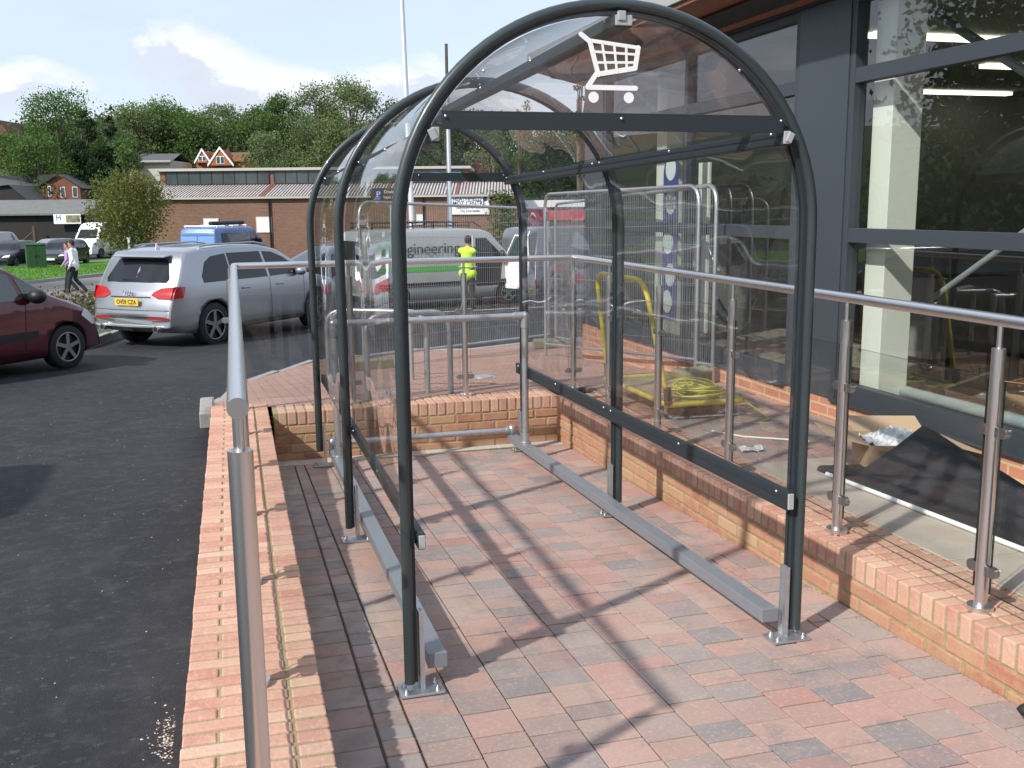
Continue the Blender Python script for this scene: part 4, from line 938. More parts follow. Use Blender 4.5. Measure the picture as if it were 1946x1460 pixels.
A.patch('door_seam',[(2.60,.42),(2.608,.42),(2.608,1.12),(2.60,1.12)],M['black'],off=.004); A.patch('door_seam',[(1.62,.75),(1.628,.75),(1.628,1.12),(1.62,1.12)],M['black'],off=.004); A.patch('door_seam',[(3.60,.42),(3.608,.42),(3.66,1.12),(3.652,1.12)],M['black'],off=.004)
A.patch('boot_seam',[(-.82,.70),(.82,.70),(.82,.710),(-.82,.710)],M['black'],'rear',sides=(1,),off=.006)
A.patch('boot_strip',[(-.45,.915),(.45,.915),(.45,.930),(-.45,.930)],M['black'],'rear',sides=(1,),off=.012)
for sd in (1,-1):
    mb=MB(); mb.tube([(1.0,sd*.74,1.735),(1.2,sd*.735,1.76),(2.5,sd*.72,1.765),(2.8,sd*.70,1.72)],.016,8); A.part('roof_rail',mb,M['steeld'])
    mb=MB(); mb.box((2.55,sd*.93,.33),(2.1,.10,.10)); A.part('side_sill',mb,M['blackp'],bevel=.02)
A.mirror(3.45,1.16,M['silver'])
# maroon MPV
hd=R(41); d=Vector((math.sin(hd),math.cos(hd))); pr_=Vector((math.cos(hd),-math.sin(hd)))
fw=Vector((-2.12,15.55)); ctr=fw-pr_*.78-d*(3.35-2.085)
B=Car('maroon_people_carrier','dark maroon people carrier at the left edge of the photo, nose towards the hedge','car',(ctr.x,ctr.y,G(ctr.y)-.03),hd,M['maroon'],4.17,1.72,
 [(0,.5),(.04,.95),(.2,1.35),(.45,1.55),(1.4,1.62),(2.2,1.585),(2.55,1.46),(3.15,1.08),(3.35,1.01),(3.75,.88),(4.02,.70),(4.13,.52),(4.17,.40)],
 [(0,.4),(.3,.24),(.8,.2),(3.8,.2),(4.17,.24)],1.00,.22,(.75,3.35),.31,bend=.22,endt=.20,rimn=5)
B.patch('side_window',[(1.95,1.04),(1.95,1.50),(2.25,1.50),(2.52,1.38),(2.62,1.04)],M['cglassg'],cuts=4)
B.patch('side_window',[(2.70,1.04),(2.60,1.35),(2.80,1.25),(3.12,1.06)],M['cglassg'],cuts=3)
B.patch('side_window',[(.6,1.04),(.6,1.45),(.9,1.52),(1.85,1.52),(1.85,1.04)],M['cglassg'],cuts=4)
B.patch('windscreen',[(-.6,1.10),(.6,1.10),(.52,1.50),(-.52,1.50)],M['cglassg'],'front',sides=(1,))
for sd in (1,-1):
    o=B.patch('headlight',[(.45,.62),(.80,.60),(.80,.80),(.5,.72)],M['lamp'],'front',sides=(sd,),off=.012)
    B.patch('light_wing',[(3.72,.74),(3.80,.84),(3.97,.74),(4.10,.60),(3.98,.58)],M['lamp'],'side',sides=(sd,),off=.010,parent=o)
B.patch('side_moulding',[(.9,.50),(2.85,.50),(2.85,.60),(.9,.60)],M['black'],off=.012)
B.patch('door_seam',[(2.62,.34),(2.63,.34),(2.70,1.02),(2.69,1.02)],M['black'],off=.004)
B.patch('bumper_seam',[(3.80,.60),(4.12,.52),(4.12,.53),(3.80,.612)],M['black'],off=.004)
mb=MB(); mb.ell((2.78,-.98,1.08),(.11,.13,.10),16,10); B.part('wing_mirror',mb,M['black']); mb=MB(); mb.ell((2.78,.98,1.08),(.11,.13,.10),16,10); B.part('wing_mirror',mb,M['black'])
mb=MB(); mb.box((1.2,-(B.hw(1.2,.8)+.014),.86),(.2,.02,.03)); B.part('door_handle',mb,M['black'],bevel=.006)
VT=[(0,.5),(.02,1.1),(.07,1.75),(.16,1.92),(.4,1.96),(2.6,1.97),(3.25,1.94),(3.5,1.86),(4.05,1.28),(4.25,1.18),(4.62,1.04),(4.82,.82),(4.88,.5)]
VB=[(0,.38),(.3,.25),(4.5,.22),(4.88,.3)]
# silver-grey works van with its driver's door open
hd=R(75.6); d=Vector((math.sin(hd),math.cos(hd))); pr_=Vector((math.cos(hd),-math.sin(hd)))
fw=Vector((7.25,25.41)); ctr=fw-pr_*.83-d*(3.98-2.44)
Cn=Car('works_van','silver works van lettered engineering in grey, a man at its open door','van',(ctr.x,ctr.y,G(ctr.y)-.03),hd,M['vangrey'],4.88,1.9,VT,VB,1.10,.10,(.80,3.98),.32,bend=.05,endt=.08)
Cn.patch('cab_window',[(3.02,1.20),(3.05,1.72),(3.36,1.72),(3.85,1.24),(3.85,1.20)],M['cglass'],cuts=4)
Cn.patch('windscreen',[(-.72,1.28),(.72,1.28),(.62,1.80),(-.62,1.80)],M['cglass'],'front',sides=(1,))
Cn.patch('rear_window',[(-.66,1.2),(.66,1.2),(.62,1.7),(-.62,1.7)],M['cglass'],'rear',sides=(1,))
Cn.patch('door_frame',[(2.93,.5),(2.96,.5),(2.98,1.78),(2.95,1.78)],M['white'],off=.006)
Cn.patch('open_doorway',[(3.02,.52),(3.02,1.16),(3.80,1.16),(3.72,.52)],M['black'],off=.008,sides=(-1,))
o=Cn.patch('green_stripe',[(.3,.94),(2.72,.94),(2.76,.99),(2.76,1.06),(.3,1.06)],M['vgreen'],off=.010,sides=(-1,))
yv=-(.95*.985)
text('Vehicle Systems Specialists',.10,M['dkgreen'],o,(1.55-2.44,yv-.004,1.0),(1,0,0),(0,0,1),.001)
text('All',.42,M['vgreen'],Cn.body,(.50-2.44,yv+.012,1.50),(1,0,.0),(0,.10,1),.002)
text('engineering',.40,M['letter'],Cn.body,(1.66-2.44,yv+.012,1.49),(1,0,0),(0,.10,1),.002)
text('SOLUTIONS LIMITED',.10,M['letter'],Cn.body,(2.2-2.44,yv-.002,1.22),(1,0,0),(0,.05,1),.002)
mb=MB()
for sd in (-.62,.62):
    mb.tube([(.3,sd,2.0),(.3,sd,2.13),(3.1,sd,2.13),(3.35,sd,1.99)],.016,8)
for x in (.35,.9,1.45,2.0,2.55,3.0): mb.tube([(x,-.66,2.03),(x,.66,2.03)],.018,8); mb.tube([(x,-.62,1.98),(x,-.62,2.13)],.014,6); mb.tube([(x,.62,1.98),(x,.62,2.13)],.014,6)
Cn.part('roof_rack',mb,M['black'])
mb=MB(); hx=3.88; Q=[(0,.42),(.72,.42),(.86,.9),(.90,1.18),(.86,1.76),(.50,1.80),(.02,1.25)]
u_=Vector((.18,-.98,0)).normalized(); mb.prism([(p[0]*1.0,p[1]) for p in [(0,.42),(.75,.42),(.88,.85),(.92,1.18),(.0,1.18)]],.06,(hx,-.93,0),u_,(0,0,1),(.98,.18,0)); dr=Cn.part('cab_door',mb,M['white'],bevel=.01)
mb=MB(); mb.tube([Vector((hx,-.93,0))+u_*a+Vector((0,0,b)) for a,b in ((.02,1.2),(.42,1.78),(.86,1.76),(.92,1.2))],.025,8); Cn.part('door_window_frame',mb,M['white'],parent=dr)
mb=MB(); mb.prism([(.06,1.2),(.44,1.74),(.84,1.72),(.88,1.2)],.006,(hx+.02,-.93,0),u_,(0,0,1),(.98,.18,0)); Cn.part('door_window',mb,M['cglassg'],parent=dr)
Cn.mirror(3.75,1.25,M['black'],(.08,.18,.24))
mb=MB(); mb.box((2.44,-.955,.62),(4.2,.03,.10)); Cn.part('side_moulding',mb,M['blackp'],bevel=.01)
# second, darker van parked ahead of and behind it
hd2=R(80); 
Dn=Car('dark_grey_van','dark metallic grey panel van partly hidden behind the works van','van',(10.6,28.6,G(28.6)-.03),hd2,M['vandark'],4.88,1.9,VT,VB,1.10,.10,(.80,3.98),.32,bend=.05,endt=.08)
Dn.patch('cab_window_trim',[(2.93,1.10),(2.98,1.78),(3.42,1.78),(4.02,1.22),(3.98,1.12)],M['white'],off=.004,cuts=4)
Dn.patch('cab_window',[(3.00,1.16),(3.04,1.73),(3.38,1.73),(3.88,1.22),(3.86,1.16)],M['cglass'],cuts=4,off=.010)
Dn.patch('windscreen',[(-.72,1.28),(.72,1.28),(.62,1.80),(-.62,1.80)],M['cglass'],'front',sides=(1,)); Dn.mirror(3.75,1.25,M['black'],(.08,.18,.24))
# blue van beyond the SUV
p=ongr(372,500); p=at(402,440,D=43); hd=R(30); L_=4.88
Bn=Car('blue_van','blue panel van with roof bars parked by the brick garage','van',(p.x+.6,p.y+1.6,G(p.y)-.03),hd,M['vanblue'],4.88,1.9,[(a,b*1.02) for a,b in VT],VB,1.10,.10,(.80,3.98),.32,bend=.03,endt=.06)
Bn.patch('rear_door',[(-.80,.55),(-.02,.55),(-.02,1.86),(-.78,1.86)],mat('vanbluel',(.18,.32,.62),.35,coat=.4),'rear',sides=(1,-1),off=.01)
Bn.patch('side_panel',[(.5,1.05),(.5,1.75),(2.9,1.75),(2.9,1.05)],M['carblue'],off=.008); Bn.patch('cab_window',[(3.0,1.20),(3.04,1.75),(3.38,1.75),(3.88,1.24)],M['cglass'],off=.01); Bn.mirror(3.7,1.3,M['black'],(.08,.18,.24))
mb=MB(); 
for x in (.4,1.7,2.9): mb.tube([(x,-.8,2.06),(x,.8,2.06)],.03,8); mb.tube([(x,-.75,1.96),(x,-.75,2.06)],.02,6); mb.tube([(x,.75,1.96),(x,.75,2.06)],.02,6)
Bn.part('roof_bars',mb,M['white']); mb=MB(); mb.tube([(.4,-.45,2.17),(3.2,-.45,2.17)],.09,14); Bn.part('roof_tube',mb,M['blackp'])
# ordinary cars
def hatch(name,label,p,h,paint,L=4.2,W=1.74,H=1.46,front='pale',group=None,glassm=None,z=None):
    s=H/1.46; gm=glassm or M['cglass']
    c=Car(name,label,'car',(p[0],p[1],(G(p[1])-.03 if z is None else z)),h,paint,L,W,[(0,.5*s),(.04,.9*s),(.16,1.02*s),(.55,1.34*s),(.8,1.42*s),(1.6,1.46*s),(2.2,1.42*s),(2.55,1.28*s),(L-1.15,.95*s),(L-.9,.90*s),(L-.25,.72*s),(L-.05,.58*s),(L,.42)],
      [(0,.38),(.3,.22),(L-.3,.2),(L,.26)],.93*s,.24,(.78,L-.82),.30,bend=.14,endt=.16,fine=False)
    c.patch('side_window',[(.62,.97*s),(.85,1.28*s),(1.5,1.35*s),(1.6,.97*s)],gm); c.patch('side_window',[(1.68,.97*s),(1.62,1.35*s),(2.15,1.33*s),(2.45,1.22*s),(L-1.35,.98*s)],gm)
    c.patch('windscreen',[(-.62,.99*s),(.62,.99*s),(.52,1.36*s),(-.52,1.36*s)],gm,'front',sides=(1,)); c.patch('rear_window',[(-.58,1.06*s),(.58,1.06*s),(.48,1.32*s),(-.48,1.32*s)],gm,'rear',sides=(1,))
    for sd in(1,-1): c.patch('headlight',[(.40,.60*s),(.78,.62*s),(.76,.74*s),(.5,.70*s)],M['lamp'],'front',sides=(sd,),off=.02); c.patch('tail_light',[(.5,.80*s),(.80,.80*s),(.78,.96*s),(.6,.96*s)],M['red'],'rear',sides=(sd,),off=.015)
    c.patch('grille',[(-.36,.44),(.36,.44),(.38,.60*s),(-.38,.60*s)],M['black'],'front',sides=(1,),off=.016)
    mb=MB(); mb.box((L+.012,0,.45),(.012,.5,.11)); c.part('number_plate',mb,M['plateW']); c.mirror(L-1.55,.99*s,paint,(.07,.12,.10)); return c
p=at(585,500,D=27.5); hatch('black_hatchback','dark green-black car with pale windows just beyond the silver car bonnet',(p.x+.5,p.y),R(246),M['carblack'],H=1.55,L=4.4,glassm=M['cglassg'])
p=at(338,500,D=34); hatch('dark_blue_car','dark blue car hidden behind the silver car, only its roof showing',(p.x+.4,p.y),R(80),M['carblue'],L=4.5,H=1.62)
p=at(26,490,D=55); hatch('black_car','black car with pale chrome front, leftmost of the two facing the green cabinet',(p.x-.1,p.y),R(196),M['carblack'],L=4.1)
p=at(118,484,D=56.5); hatch('black_car','black car nose-out between the green cabinet and the white van',(p.x+.1,p.y),R(193),M['carblack'],L=4.1)
p=at(97,464,D=66); hatch('silver_car','silver car parked behind the green cabinet, in front of the dark shed',(p.x,p.y),R(205),M['silver'],L=4.4)
p=at(6,466,D=62); hatch('grey_pickup','dull grey estate car at the left edge behind the black cars',(p.x,p.y),R(160),M['vandark'],L=4.4,H=1.95)
Pv=Car('shadow_van','unseen van added outside the left edge to cast the shadow on the tarmac','van',(-5.70,6.6,G(6.6)-.03),R(268),M['vanwhite'],4.88,1.9,VT,VB,1.10,.10,(.80,3.98),.32,bend=.05,endt=.08,fine=False)  # out-of-view van added for the shadow it throws on the tarmac
Pv.patch('windscreen',[(-.72,1.28),(.72,1.28),(.62,1.80),(-.62,1.80)],M['cglass'],'front',sides=(1,)); Pv.patch('cab_window',[(3.02,1.20),(3.05,1.72),(3.36,1.72),(3.85,1.24),(3.85,1.20)],M['cglass']); Pv.patch('rear_window',[(-.66,1.2),(.66,1.2),(.62,1.7),(-.62,1.7)],M['cglass'],'rear',sides=(1,))
# white high-roof van
p=at(163,480,D=70); HT=[(0,.5),(.02,1.2),(.07,2.2),(.25,2.45),(.6,2.50),(3.6,2.50),(4.15,2.40),(4.45,2.10),(4.95,1.38),(5.2,1.25),(5.55,1.08),(5.7,.85),(5.75,.5)]
Wv=Car('white_van','white high-roof van facing out beside the verge tree','van',(p.x+1.1,p.y+1.9,G(p.y)-.03),R(209),M['vanwhite'],5.75,1.98,HT,VB[:1]+[(.3,.3),(5.4,.28),(5.75,.34)],1.3,.10,(.95,4.75),.34,bend=.06,endt=.10,fine=False)
Wv.patch('windscreen',[(-.78,1.40),(.78,1.40),(.70,2.02),(-.70,2.02)],M['cglass'],'front',sides=(1,)); Wv.patch('cab_window',[(3.9,1.35),(3.9,1.95),(4.4,1.9),(4.85,1.4)],M['cglass'])
Wv.patch('headlight',[(.5,.95),(.85,.95),(.85,1.12),(.55,1.10)],M['lamp'],'front',off=.02); Wv.patch('grille',[(-.45,.7),(.45,.7),(.5,.95),(-.5,.95)],M['black'],'front',sides=(1,),off=.015); Wv.mirror(4.6,1.5,M['black'],(.08,.18,.24))
# ------------------------------------------------------------------ street furniture
p=ongr(70,509); cab_=empty('utility_cabinet',(p.x,p.y,G(p.y)),R(14),'dark green metal utility cabinet on the grass verge','cabinet'); p=at(70,508,D=50); cab_.location=(p.x,p.y,G(p.y)-.02)
m_=MB(); m_.bx(-.45,.45,-.30,.30,.06,1.20); m_.build('cabinet_body',M['dkgreen'],cab_,bevel=.02); m_=MB(); m_.prism([(-.33,0),(.33,0),(.33,.03),(.2,.09),(-.2,.09),(-.33,.03)],.96,(-.48,0,1.20),(0,1,0),(0,0,1),(1,0,0)); m_.build('cabinet_lid',M['dkgreen'],cab_)
m_=MB(); m_.bx(-.47,.47,-.32,.32,0,.06); m_.build('cabinet_plinth',M['conc'],cab_)
for sx_ in (-.22,.22): m_=MB(); m_.bx(sx_-.205,sx_+.205,-.312,-.302,.12,1.15); dd=m_.build('cabinet_door',M['dkgreen'],cab_,bevel=.004); m_=MB(); m_.bx(sx_*.3-.01,sx_*.3+.01,-.33,-.312,.6,.72); m_.build('door_handle',M['black'],dd)
def pole(u,v,D,hgt,rb,rt,label,lean=0,extra=None):
    p=at(u,v,D=D); z=G(p.y)-.03; r=empty('lamp_column',(p.x,p.y,z),0,label,'pole')
    m_=MB(); m_.tube([(0,0,0),(lean*.2,0,1.4),(lean*.25,0,1.41),(lean,0,hgt)],[rb*1.5,rb*1.5,rb,rt],14); m_.build('shaft',M['ppole'],r); m_=MB(); m_.box((0,-rb*1.4,.8),(.10,.02,.45)); m_.build('access_door',M['ppole'],r)
    if extra: extra(r)
    return r
r=pole(790,480,29,12,.085,.055,'tall pale grey lamp column rising left of the shelter roof',lean=-.28)
def ex(r):
    m_=MB(); m_.tube([(0,0,6.1),(0,0,7.25)],.045,10); m_.tube([(0,0,6.1),(0,0,6.16)],.09,12); m_.build('pole_head',M['bark'],r)
r=pole(856,480,30,6.15,.075,.065,'shorter grey pole with a dark top seen just left of the front hoop',extra=ex)
p=at(247,490,D=47); m_=MB(); m_.box((0,0,.75),(.10,.06,1.5)); m_.box((0,0,1.48),(.16,.08,.07)); o=m_.build('marker_post',M['white'],bevel=.01); o.location=(p.x,p.y,G(p.y)); tag(o,'slim white post standing in front of the verge tree','post')
# parking direction sign
p=at(730,370,D=24); z=G(p.y)-.03
sg=empty('parking_sign',(p.x,p.y,z),-ya,'brown arrow sign with a blue P panel, seen through the left clear panels','sign'); zc=p.z-z; k_=24/F
m_=MB(); m_.tube([(.15,.03,0),(.15,.03,zc+.1)],.03,10); m_.build('sign_post',M['ppole'],sg)
m_=MB(); m_.prism([(-28*k_,0),(-22*k_,-12*k_),(32*k_,-12*k_),(32*k_,12*k_),(-22*k_,12*k_)],.02,(0,.0,zc),(1,0,0),(0,0,1),(0,-1,0)); b_=m_.build('sign_board',M['signbrown'],sg)
m_=MB(); m_.bx(-18*k_,-4*k_,-.028,-.022,zc-9*k_,zc+9*k_); m_.build('blue_panel',M['pblue'],b_)
text('P',16*k_,M['white'],b_,(-11*k_,-.031,zc),(1,0,0),(0,0,1),.001); text('Disabled',8*k_,M['white'],b_,(14*k_,-.026,zc+5*k_),(1,0,0),(0,0,1),.001); text('bays only',8*k_,M['white'],b_,(14*k_,-.026,zc-5*k_),(1,0,0),(0,0,1),.001)
# ------------------------------------------------------------------ brick garage across the car park
def frame_at(u,D,z): 
    p=at(u,391,D=D); return (p.x,p.y,z)
GZ=-1.35; px=F/54.5
gar=empty('brick_garage',frame_at(272,54.5,GZ),-ya,'long single-storey brick garage with a striped corrugated roof and high strip windows','building')
GW=(1000-272)/px; hz=lambda v,D:CZ+(393.0-v)*D/F-GZ
m_=MB(); m_.bx(0,GW,0,9,0,hz(374,54.5)); m_.build('wall',M['brickG'],gar)
m_=MB(); m_.bx(-.05,GW+.1,-.22,-.02,hz(375,54.2),hz(371,54.2)); m_.build('gutter',M['fascia'],gar)
for x_ in (6.9,15.3,20.0):
    q=MB(); q.tube([(x_,-.12,hz(374,54.3)),(x_,-.08,hz(379,54.3)),(x_,-.08,.1)],.05,8); q.build('downpipe',M['blackp'],gar)
zr0,zr1=hz(371.5,54.2),hz(349,57.4); m1=MB(); n=int(GW/.085); rnd=random.Random(3)
for i in range(n):
    x=i*GW/n; w_=GW/n; up=.03 if i%2 else 0; red=(rnd.random()<.42); 
    m1.add([(x,-.18,zr0+up),(x+w_*.96,-.18,zr0+up),(x+w_*.96,3.0,zr1+up),(x,3.0,zr1+up)],[(0,1,2,3)],mi=(1 if (i%2==0) else (2 if rnd.random()<.035 else 0)))
m1.build('corrugated_roof',M['corrW'],gar,mats=[M['corrW'],M['corrD'],mat('corrR',(.30,.09,.07),.8)])
m_=MB(); m_.bx(0,GW-3,3.0,9,zr1-.3,hz(321,57.5)); m_.build('upper_wall',M['brickG'],gar)
cl0,cl1=hz(346.5,57.4),hz(323.5,57.4); xx=.4; 
def wbay(x0,x1,n):
    f_=MB(); f_.bx(x0,x1,2.93,2.99,cl0-.04,cl0); f_.bx(x0,x1,2.93,2.99,cl1,cl1+.03)
    for i in range(n+1): f_.bx(x0+(x1-x0)*i/n-.02,x0+(x1-x0)*i/n+.02,2.93,2.99,cl0,cl1)
    fo=f_.build('window',M['blackp'],gar)
    for i in range(n): q=MB(); q.bx(x0+(x1-x0)*i/n+.02,x0+(x1-x0)*(i+1)/n-.02,2.95,2.97,cl0,cl1); q.build('pane',M['clere'],fo)
wbay(.35,6.25,9); wbay(6.55,12.4,9); wbay(12.7,17.3,7)
m_=MB(); m_.bx(-.15,GW-2.8,2.8,9.2,hz(321.5,57),hz(316.5,57)); m_.build('roof_fascia',M['fascia'],gar)
for (u0_,v0_,u1_,v1_) in ((388,413,415,440),(490,411,517,439),(800,409,812,426)):
    x0,x1=(u0_-272)/px,(u1_-272)/px; z0,z1=hz(v1_,54.4),hz(v0_,54.4); f_=MB(); f_.bx(x0-.05,x1+.05,-.05,-.0,z0-.05,z1+.05); fo=f_.build('window',M['fascia'],gar); q=MB(); q.bx(x0,x1,-.07,-.052,z0,z1); q.build('pane',M['white'],fo)
for u_ in (793,832,872,): 
    x0=(u_-272)/px; q=MB(); q.bx(x0-.28,x0+.28,2.86,2.92,cl0+.25,cl0+.52); q.build('blue_vent',M['cyan'],gar)
x0,x1=(866-272)/px,(940-272)/px; z0,z1=hz(409,54.4),hz(372.5,54.4); q=MB(); q.bx(x0,x1,-.10,-.03,z0,z1); sg=q.build('sign_board',M['white'],gar)
H_=z1-z0; cx_=(x0+x1)/2
text('HEATHFIELD',.31,M['navy'],sg,(cx_-.16,-.11,z0+H_*.80),(1,0,0),(0,0,1),.002,bold=.002,sx=.90); text('MOT CENTRE',.31,M['navy'],sg,(cx_-.06,-.11,z0+H_*.57),(1,0,0),(0,0,1),.002,bold=.002,sx=.94)
text('INDEPENDENT MOT TESTING',.11,M['navy'],sg,(cx_,-.11,z0+H_*.34),(1,0,0),(0,0,1),.002); text('TEL: 01435 864888',.13,M['navy'],sg,(cx_,-.11,z0+H_*.17),(1,0,0),(0,0,1),.002)
q=MB(); q.bx(x1-.34,x1-.12,-.11,-.102,z0+H_*.70,z0+H_*.90); q.build('sign_emblem',M['navy'],sg)
# low red shopfront and canopy to the right of the garage
p=frame_at(1000,58,-1.5); rs=empty('red_shopfront',p,-ya,'low building with white fascia and red signboards beyond the garage','building')
q=MB(); q.bx(0,5.5,0,6,0,3.1); q.build('wall',M['brickH'],rs); q=MB(); q.bx(-.1,5.6,-.3,6.2,3.1,3.5); q.build('white_fascia',M['white'],rs)
q=MB(); q.bx(.1,3.6,-.12,-.02,2.35,2.95); q.build('red_sign',M['redsign'],rs); q=MB(); q.bx(-.2,.9,-.25,-.14,1.75,2.35); q.build('red_sign',M['redsign'],rs); q=MB(); q.bx(1.3,2.6,-.1,-.02,1.6,1.9); q.build('white_sign',M['white'],rs)
q=MB(); q.bx(.6,4.4,-.06,-.01,.4,1.5); q.build('shop_window',M['clere'],rs)
# green strip of ivy on the garage corner
def leafcloud(pts,size,rg,asp=.6):
    n=len(pts); a=rg.normal(size=(n,3)); a/=np.linalg.norm(a,axis=1)[:,None]; b=np.cross(a,rg.normal(size=(n,3))); b/=np.linalg.norm(b,axis=1)[:,None]
    s=size*rg.uniform(.6,1.3,n)[:,None]; a=a*s*.5; b=b*s*.5*asp
    return np.stack([pts-a,pts+b,pts+a,pts-b],1).reshape(-1,3)
def leafmesh(name,P4,m,parent=None,kind=None):
    n=len(P4)//4; me=bpy.data.meshes.new(name); me.vertices.add(n*4); me.vertices.foreach_set('co',P4.astype(np.float32).ravel()); me.loops.add(n*4); me.loops.foreach_set('vertex_index',np.arange(n*4,dtype=np.int32)); me.polygons.add(n); me.polygons.foreach_set('loop_start',np.arange(0,n*4,4,dtype=np.int32)); me.polygons.foreach_set('loop_total',np.full(n,4,dtype=np.int32)); me.materials.append(m); me.update(calc_edges=True); me.validate()
    return link(bpy.data.objects.new(name,me),parent)
iv=empty('ivy',frame_at(957,54.3,GZ),-ya,'yellow-green ivy climbing the right-hand end of the garage wall','ivy')
pt=np.c_[rng.normal(0,.45,1500),rng.uniform(-.25,0,1500),rng.uniform(.6,3.9,1500)]; leafmesh('ivy_leaves',leafcloud(pt,.16,rng),M['leafB'],iv)
q=MB(); q.tube([(0,-.03,0),(.1,-.05,1.5),(-.1,-.04,3.6)],.04,6); q.build('stem',M['bark'],iv)
# ------------------------------------------------------------------ shed and houses on the left
p=frame_at(166,84,-1.7); shd=empty('timber_shed',p,-ya,'long dark timber shed with a shallow grey roof and a hanging banner','building'); k_=84/F
z_e=CZ+(399-405)*k_+1.7; z_r=CZ+(399-379)*88/F+1.7
q=MB(); q.bx(-20,0,0,5,0,z_e); q.build('wall',M['shedwall'],shd)
q=MB(); q.add([(-20,-.5,z_e),(.2,-.5,z_e),(.2,3.5,z_r),(-20,3.5,z_r),(-20,6,z_e),(.2,6,z_e),(-20,-.5,z_e-.15),(.2,-.5,z_e-.15)],[(0,1,2,3),(3,2,5,4),(6,7,1,0),(7,5,2,1)]); q.build('roof',M['shedroof'],shd)
for x in (-4.3,-9,-13.5): q=MB(); q.bx(x-.09,x+.09,-.9,-.72,0,2.1); q.build('timber_post',M['bark'],shd)
q=MB(); q.tube([(-6.2,-.85,.2),(-4.3,-.85,1.7)],.06,6); q.build('timber_brace',M['bark'],shd)
x0=(105-166)*k_; x1=(157-166)*k_; zt_=CZ+(399-406)*k_+1.7; zb_=CZ+(399-425)*k_+1.7; q=MB(); q.bx(x0,x1,-.62,-.60,zb_,zt_-.02); bn=q.build('banner',M['white'],shd)
q=MB(); q.bx(x0+(x1-x0)*.46,x1-.08,-.64,-.622,zb_+.12,zt_-.12); q.build('banner_picture',mat('banpic',(.28,.26,.16),.7,nz=(3,.9,(.12,.10,.07))),bn)
text('H',.6,M['navy'],bn,(x0+.42,-.63,zt_-.32),(1,0,0),(0,0,1),.002)
p=frame_at(155,95,-1.4); h1=empty('red_brick_house',p,-ya,'dark red brick house with a grey gabled roof behind the timber shed','house'); k_=95/F; Z=lambda v:CZ+(399-v)*k_+1.4
W1=74*k_
q=MB(); q.prism([(-W1,0),(0,0),(0,Z(357)),(-36*k_,Z(332)),(-W1,Z(352))],8,(0,0,0),(1,0,0),(0,0,1),(0,1,0)); q.build('gable_wall',M['brickH'],h1)
q=MB(); q.bx(-130*k_-4,-W1,1.2,7,0,Z(352)); q.build('side_wall',M['brickO'],h1)
q=MB(); q.add([(-130*k_-4,.7,Z(352)),(-W1+.2,.7,Z(352)),(-36*k_,-.3,Z(331)),(-130*k_-4,4,Z(331)),(-36*k_,8,Z(331)),(.3,-.3,Z(358)),(.3,8,Z(358)),(-W1-.1,-.3,Z(353))],[(0,1,2,3),(2,5,6,4),(7,2,3,1)]); q.build('roof',M['slate'],h1)
for u_ in (44,52): pass
def win(par,x0,x1,z0,z1,y,n=2):
    f_=MB(); f_.bx(x0,x1,y-.05,y,z0,z1); fo=f_.build('window',M['white'],par); w_=(x1-x0)/n
    for i in range(n): q=MB(); q.bx(x0+w_*i+.05,x0+w_*(i+1)-.05,y-.07,y-.05,z0+.06,z1-.06); q.build('pane',M['clere'],fo)
win(h1,-111*k_,-95*k_,Z(377),Z(355),1.15); win(h1,-38*k_,-29*k_,Z(375),Z(355),-.0,1); win(h1,-15*k_,-5*k_,Z(375),Z(355),-.0,1); win(h1,-62*k_,-56*k_,Z(373),Z(353),0,1)
# lean dark roof in front of it
p=frame_at(52,91,-1.4); h2=empty('dark_gabled_shed',p,-ya,'small dark gable roof rising over the left end of the timber shed','building'); k_=91/F; Z=lambda v:CZ+(400-v)*k_+1.4
q=MB(); q.prism([(-70*k_,0),(0,0),(0,Z(378)),(-30*k_,Z(352)),(-70*k_,Z(356))],5,(0,0,0),(1,0,0),(0,0,1),(0,1,0)); q.build('wall',M['shedwall'],h2); q=MB(); q.add([(.15,-.3,Z(379)),(-30*k_,-.3,Z(351)),(-30*k_,5.2,Z(351)),(.15,5.2,Z(379)),(-72*k_,-.3,Z(356)),(-72*k_,5.2,Z(356))],[(0,1,2,3),(1,4,5,2)]); q.build('roof',M['slate'],h2)
# dormer house above the garage
p=frame_at(420,105,5.0); h3=empty('dormer_house',p,-ya,'red tiled house with two white-edged dormer gables above the garage roof','house'); k_=105/F; Z=lambda v:CZ+(395-v)*k_-5
q=MB(); q.bx(-48*k_,46*k_,1.0,8,-2,Z(298)); q.build('wall',M['brickO'],h3)
q=MB(); q.add([(-50*k_,.6,Z(306)),(48*k_,.6,Z(306)),(44*k_,4.5,Z(285)),(-46*k_,4.5,Z(285)),(48*k_,8.4,Z(306)),(-50*k_,8.4,Z(306))],[(0,1,2,3),(3,2,4,5)]); q.build('roof',M['tile'],h3)
def gable(cx,zt_,w_,zb_,y):
    q=MB(); q.prism([(cx-w_,zb_),(cx+w_,zb_),(cx,zt_)],3.5,(0,y,0),(1,0,0),(0,0,1),(0,1,0)); g1=q.build('dormer',M['brickO'],h3)
    q=MB(); 
    for s in(-1,1):
        a=Vector((cx,y-.1,zt_+.1)); b=Vector((cx+s*(w_+.2),y-.1,zb_)); q.prism([(0,0),((b-a).length,0),((b-a).length,.28),(0,.28)],.12,a+Vector((0,0,-.14)),(b-a).normalized(),(0,0,1),(0,1,0))
    q.build('bargeboard',M['white'],g1)
    win(h3,cx-.42,cx+.42,zb_+.15,zb_+(zt_-zb_)*.55,y-.0,2)
gable((388-420)*k_,Z(285),12*k_,Z(308),.3); gable((427-420)*k_,Z(283),21*k_,Z(314),-.6)
q=MB(); q.bx(-3*k_,1*k_,4,4.6,Z(290),Z(278)); q.build('chimney',M['brickH'],h3)
